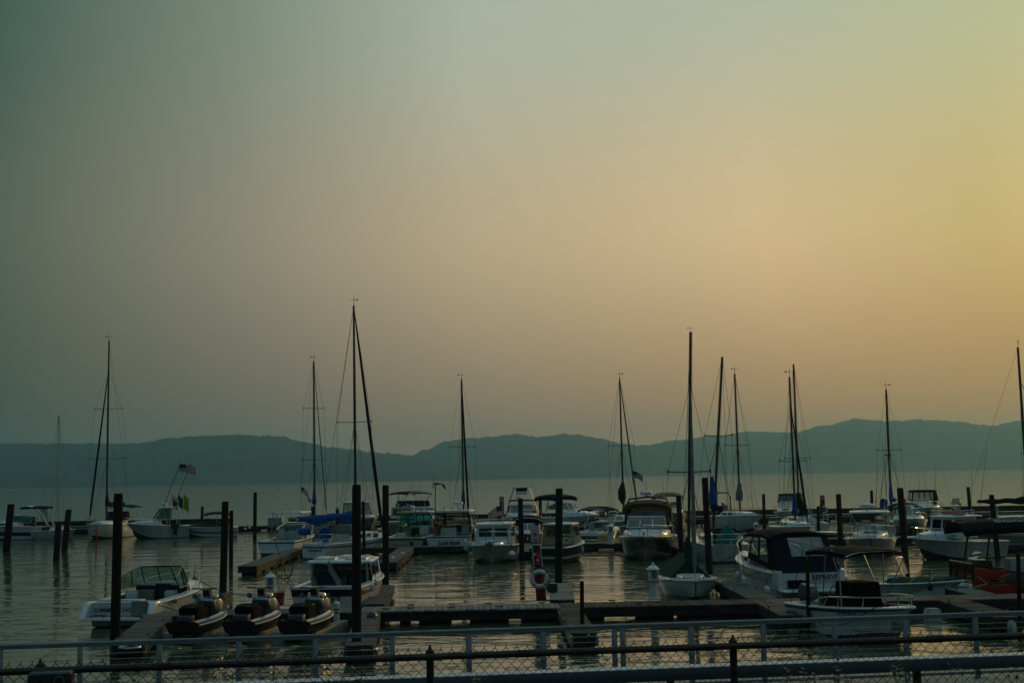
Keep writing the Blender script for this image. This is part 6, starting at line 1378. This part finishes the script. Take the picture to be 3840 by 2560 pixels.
    b.hull(top='hull_grey', bands=[(.82, 1, 'white')], bowp=2.7).deck(.45, .28, .4, .06).trunk(.46, .96, .5, .82)
    b.house(.2, .52, 2.5, 2.3, 2.0, .45, .3, .1, .1, 'tan_cloth', name='canvas_band', glass=None); b.bimini(.1, .45, 2.7, 3.35, 'tan_cloth', arc=.3, drop=.15, legs=(1.5, 1.3), edge=.22); b.rail(.5, 1, .55)
    b = Boat('sailboat', 'white sailboat seen bow-on with a stern arch and grey sail bag, right of centre', 'sailboat', 2764, 1989, -70, 8.0, 2.9, 1.25, 1.45)
    sail_hull(b); b.rig(.58, 13.6, 1.7, [(7.35, 1.18)], boom=None, mast='mast', r=.085)
    m = MB(); m.tube([(b.X(.57), 0, 2.6), (b.X(.575), .02, 3.2), (b.X(.58), 0, 4.1)], [.3, .32, .1], 9); m.tube([(b.X(.56), .2, 3.7), (b.X(.5), .5, 4.0)], .12, 6); m.build('sail_bag', 'grey_cloth', b.root)
    b.line('stern_arch', [(b.X(.1), 1.25, 1.3), (b.X(.12), 1.15, 2.8), (b.X(.13), .9, 3.25), (b.X(.13), -.9, 3.25), (b.X(.12), -1.15, 2.8), (b.X(.1), -1.25, 1.3)], .06, 'dark_plastic')
    us_flag(b.root, (b.X(.04), .6, 2.4), (.2, 1, 0), .5, .6, 1.2); m = MB(); m.cbox((b.X(.03), 1.1, 1.9), (.2, .4, .5), .1); m.build('horseshoe_buoy', 'yellow', b.root)
    b = Boat('cruiser', 'white cruiser with brown canvas panels seen bow-on, left of the far red post', 'boat', 2952, 1978, -106, 7.6, 2.9, 1.2, 1.5, 'b')
    b.hull(top='hull_grey', bands=[(.55, 1, 'white')], bowp=2.7).deck(.45, .28, .4, .06).trunk(.46, .96, .42, .82)
    b.windshield(.36, .54, 2.4, 2.0, 1.75, .5, .35, 3, .2, glass='glass', r=.025)
    b.house(.16, .5, 2.5, 2.25, 2.15, .72, .35, .1, .12, 'brown_cloth', side=[(.06, .46, .1, .9), (.5, .94, .1, .9)], front=[(.03, .33, .05, .95), (.36, .64, .05, .95), (.67, .97, .05, .95)], glass='vinyl_smoke', name='canvas_enclosure', roof=(.1, .1, .07, 'brown_cloth')); b.rail(.45, 1, .55)
    m = MB(); m.cbox((b.X(.8), -.2, 1.62), (.9, .55, .06), .02); m.build('deck_hatch', 'dark_plastic', b.root)
    b = Boat('sailboat', 'sailboat with a bright blue sail bag, mast just left of a taller one', 'sailboat', 0, 0, -86, 7.6, 2.6, 1.0, 1.2, xy=(20.3, 98))
    sail_hull(b); b.rig(.55, 11.9, 1.5, [(5.75, .98)], jib='navy_cloth', jr=.08, frac=.8, boom=(2.6, 2.0), cover='blue_cloth', mast='mast', r=.08, cs=1.3, coverdrop=.4, boomang=20)
    b = Boat('sailboat', 'sailboat with the taller bare-topped mast and navy sail bag, right of centre', 'sailboat', 0, 0, 95, 8.2, 2.8, 1.0, 1.2, xy=(22.95, 108))
    sail_hull(b); b.rig(.56, 13.7, 1.5, [(6.05, 1.05)], boom=None, mast='mast', r=.085, vane=False)
    m = MB(); m.tube([(b.X(.55), -.25, .9), (b.X(.55), -.2, 1.6), (b.X(.56), -.05, 2.6), (b.X(.56), 0, 3.3)], [.2, .38, .3, .12], 9); m.build('sail_bag', 'navy_cloth', b.root)
    b = Boat('dinghy', 'small white boat with a low windshield and dark cover, left of the bow-on fishing boat', 'boat', 3165, 2035, 186, 4.4, 1.8, .7, .85)
    b.hull(top='hull_black', bands=[(.7, 1, 'white')]).deck(.6, .2, .3, .06).windshield(.45, .62, 1.4, 1.2, .8, .45, .3, 2, .1, glass='vinyl'); b.line('boat_pole', [(b.X(.7), .5, .9), (b.X(.6), .5, 2.6)], .03, 'white_plastic'); b.outboard(0, 0, .7, 'hull_grey', z=.6)
    b = Boat('sailboat', 'sailboat with blue mast cover and mast radar, behind the bow-on fishing boat', 'sailboat', 3352, 1992, 84, 8.2, 2.8, 1.05, 1.25)
    sail_hull(b, uc=.36); b.rig(.58, 11.6, 1.6, [(6.6, .95)], boom=(2.4, 2.5), cover='blue_cloth', mast='mast', r=.09)
    m = MB(); m.lathe([(.1, -.06), (.3, -.04), (.3, .1), (.1, .14)], (b.X(.58)+.3, 0, 6.2), 12); m.build('mast_radar', 'hull_grey', b.root)
    m = MB(); m.box((b.X(.3), 0, 1.75), (.06, 1.2, .8)); m.build('companionway', 'brown_cloth', b.root); m = MB(); m.tube([(b.X(.38), .9, 2.0), (b.X(.36), .9, 2.5), (b.X(.42), .8, 2.3)], .3, 8); m.build('sail_bag', 'blue_cloth', b.root)
    b.line('antenna_pole', [(b.X(.02), 1.0, 1.2), (b.X(.02), 1.25, 7.2)], .022, 'alum')
    b = Boat('cruiser', 'white cruiser with dark framed clear canvas seen bow-on, at the right on the far dock', 'boat', 3492, 1968, -101, 8.0, 3.1, 1.25, 1.6, 'b')
    b.hull(bands=[(.25, .55, 'hull_grey')], bowp=2.7).deck(.45, .28, .4, .06).trunk(.46, .96, .42, .82, wins=[])
    b.windshield(.36, .54, 2.5, 2.1, 1.85, .4, .3, 3, .2, glass='vinyl', r=.025)
    b.house(.16, .5, 2.7, 2.4, 2.1, .85, .35, .1, .12, 'black_cloth', side=[(.06, .46, .12, .88), (.5, .94, .12, .88)], front=[(.04, .27, .1, .9), (.3, .49, .1, .9), (.52, .71, .1, .9), (.74, .96, .1, .9)], rear=[(.1, .9, .1, .9)], glass='vinyl', name='canvas_enclosure', roof=(.1, .1, .09, 'black_cloth')); b.rail(.45, 1, .55)
    for y, dx, h, dy in ((1.2, 0, 3.6, 0), (.9, 0, 2.2, .5), (.2, 0, 2.4, 0), (-.4, 0, 2.6, .3)): b.antenna(.3, y, 2.6, h, dx, dy, .016, 'dark_plastic')
    b = Boat('express_boat', 'white express boat with a black bimini seen bow-on, right of the thick right piling', 'boat', 3442, 2010, -96, 7.2, 2.8, 1.0, 1.35, 'b')
    b.hull(top='hull_grey', bands=[(.55, 1, 'white')], bowp=2.7).deck(.48, .25, .35, .06).trunk(.5, .96, .42, .82)
    b.windshield(.38, .54, 2.2, 1.8, 1.5, .45, .4, 3, .2, glass='glass_teal'); b.bimini(.14, .5, 2.3, 2.42, 'black_cloth', arc=.25, drop=.12, legs=(1.1, 1.2), edge=.1); b.rail(.5, 1, .45)
    m = MB(); m.lathe([(.3, 0), (.3, .03)], (b.X(.72), 0, 1.72), 14, M=Matrix.Scale(1.4, 3, V3(0, 1, 0))); m.build('deck_hatch', 'black_plastic', b.root)
    b = Boat('sailboat', 'sailboat cut by the right edge, dark mast and long navy boom cover', 'sailboat', 0, 0, -14, 9.0, 2.9, 1.1, 1.35, xy=(36.85, 98))
    sail_hull(b); b.rig(.56, 13.8, 1.6, [(6.0, 1.1)], boom=(3.6, 2.45), cover='navy_cloth', mast='mast', r=.1, jib='navy_cloth', jr=.07, frac=.8, cs=1.3)
    # boats out on the river
    for x, y, Y, L_, psi, lab, cab in ((781, 1823, 2300, 11, 170, 'tiny cabin boat far out on the river at the left', True), (936, 1822, 2300, 7, 5, 'tiny speedboat pulling a white wake on the far river', False), (3619, 1758.5, 3300, 9, 190, 'tiny boat under the far shore at the right, left of another', True), (3669, 1758.5, 3200, 15, 175, 'tiny longer boat under the far shore at the right', True)):
        p = PD(x, y, Y); b = Boat('river_boat', lab, 'boat', 0, 0, psi, L_, L_*.3, L_*.11, L_*.16, xy=(p.x, p.y)); b.hull(top='hull_grey', rub=None).deck(0)
        if cab: b.house(.3, .62, L_*.22, L_*.18, L_*.12, L_*.12, .5, .2, .1, 'white', front=[(.1, .9, .3, .9)], side=[(.1, .9, .3, .9)]); b.line('mast', [(b.X(.4), 0, L_*.2), (b.X(.35), 0, L_*.42)], .12, 'dark_plastic')
        else:
            b.block('console', .4, .55, L_*.2, L_*.1, L_*.12, mat='dark_plastic')
            m = MB(); n = 14
            for q in (1, -1): m.grid([[(b.X(0)-k*4.5, q*(.5+k*.25), .12), (b.X(0)-k*4.5, q*(1.6+k*.5)*(1-.02*k), .35*(1-k/n)+.08)] for k in range(n)])
            o = m.build('wake', 'foam_wake', b.root)
    r_ = empty('dock_locker', (PD(1033, 1975, 133).x, 133, .5), 0, 'pale dock locker on the far dock behind the left hardtop boat', 'locker'); m = MB(); m.cbox((0, 0, .45), (1.4, .8, .9), .05); m.build('body', 'hull_grey', r_); m = MB(); m.cbox((0, 0, .94), (1.5, .9, .1), .03); m.build('lid', 'white', r_)
boats_far()
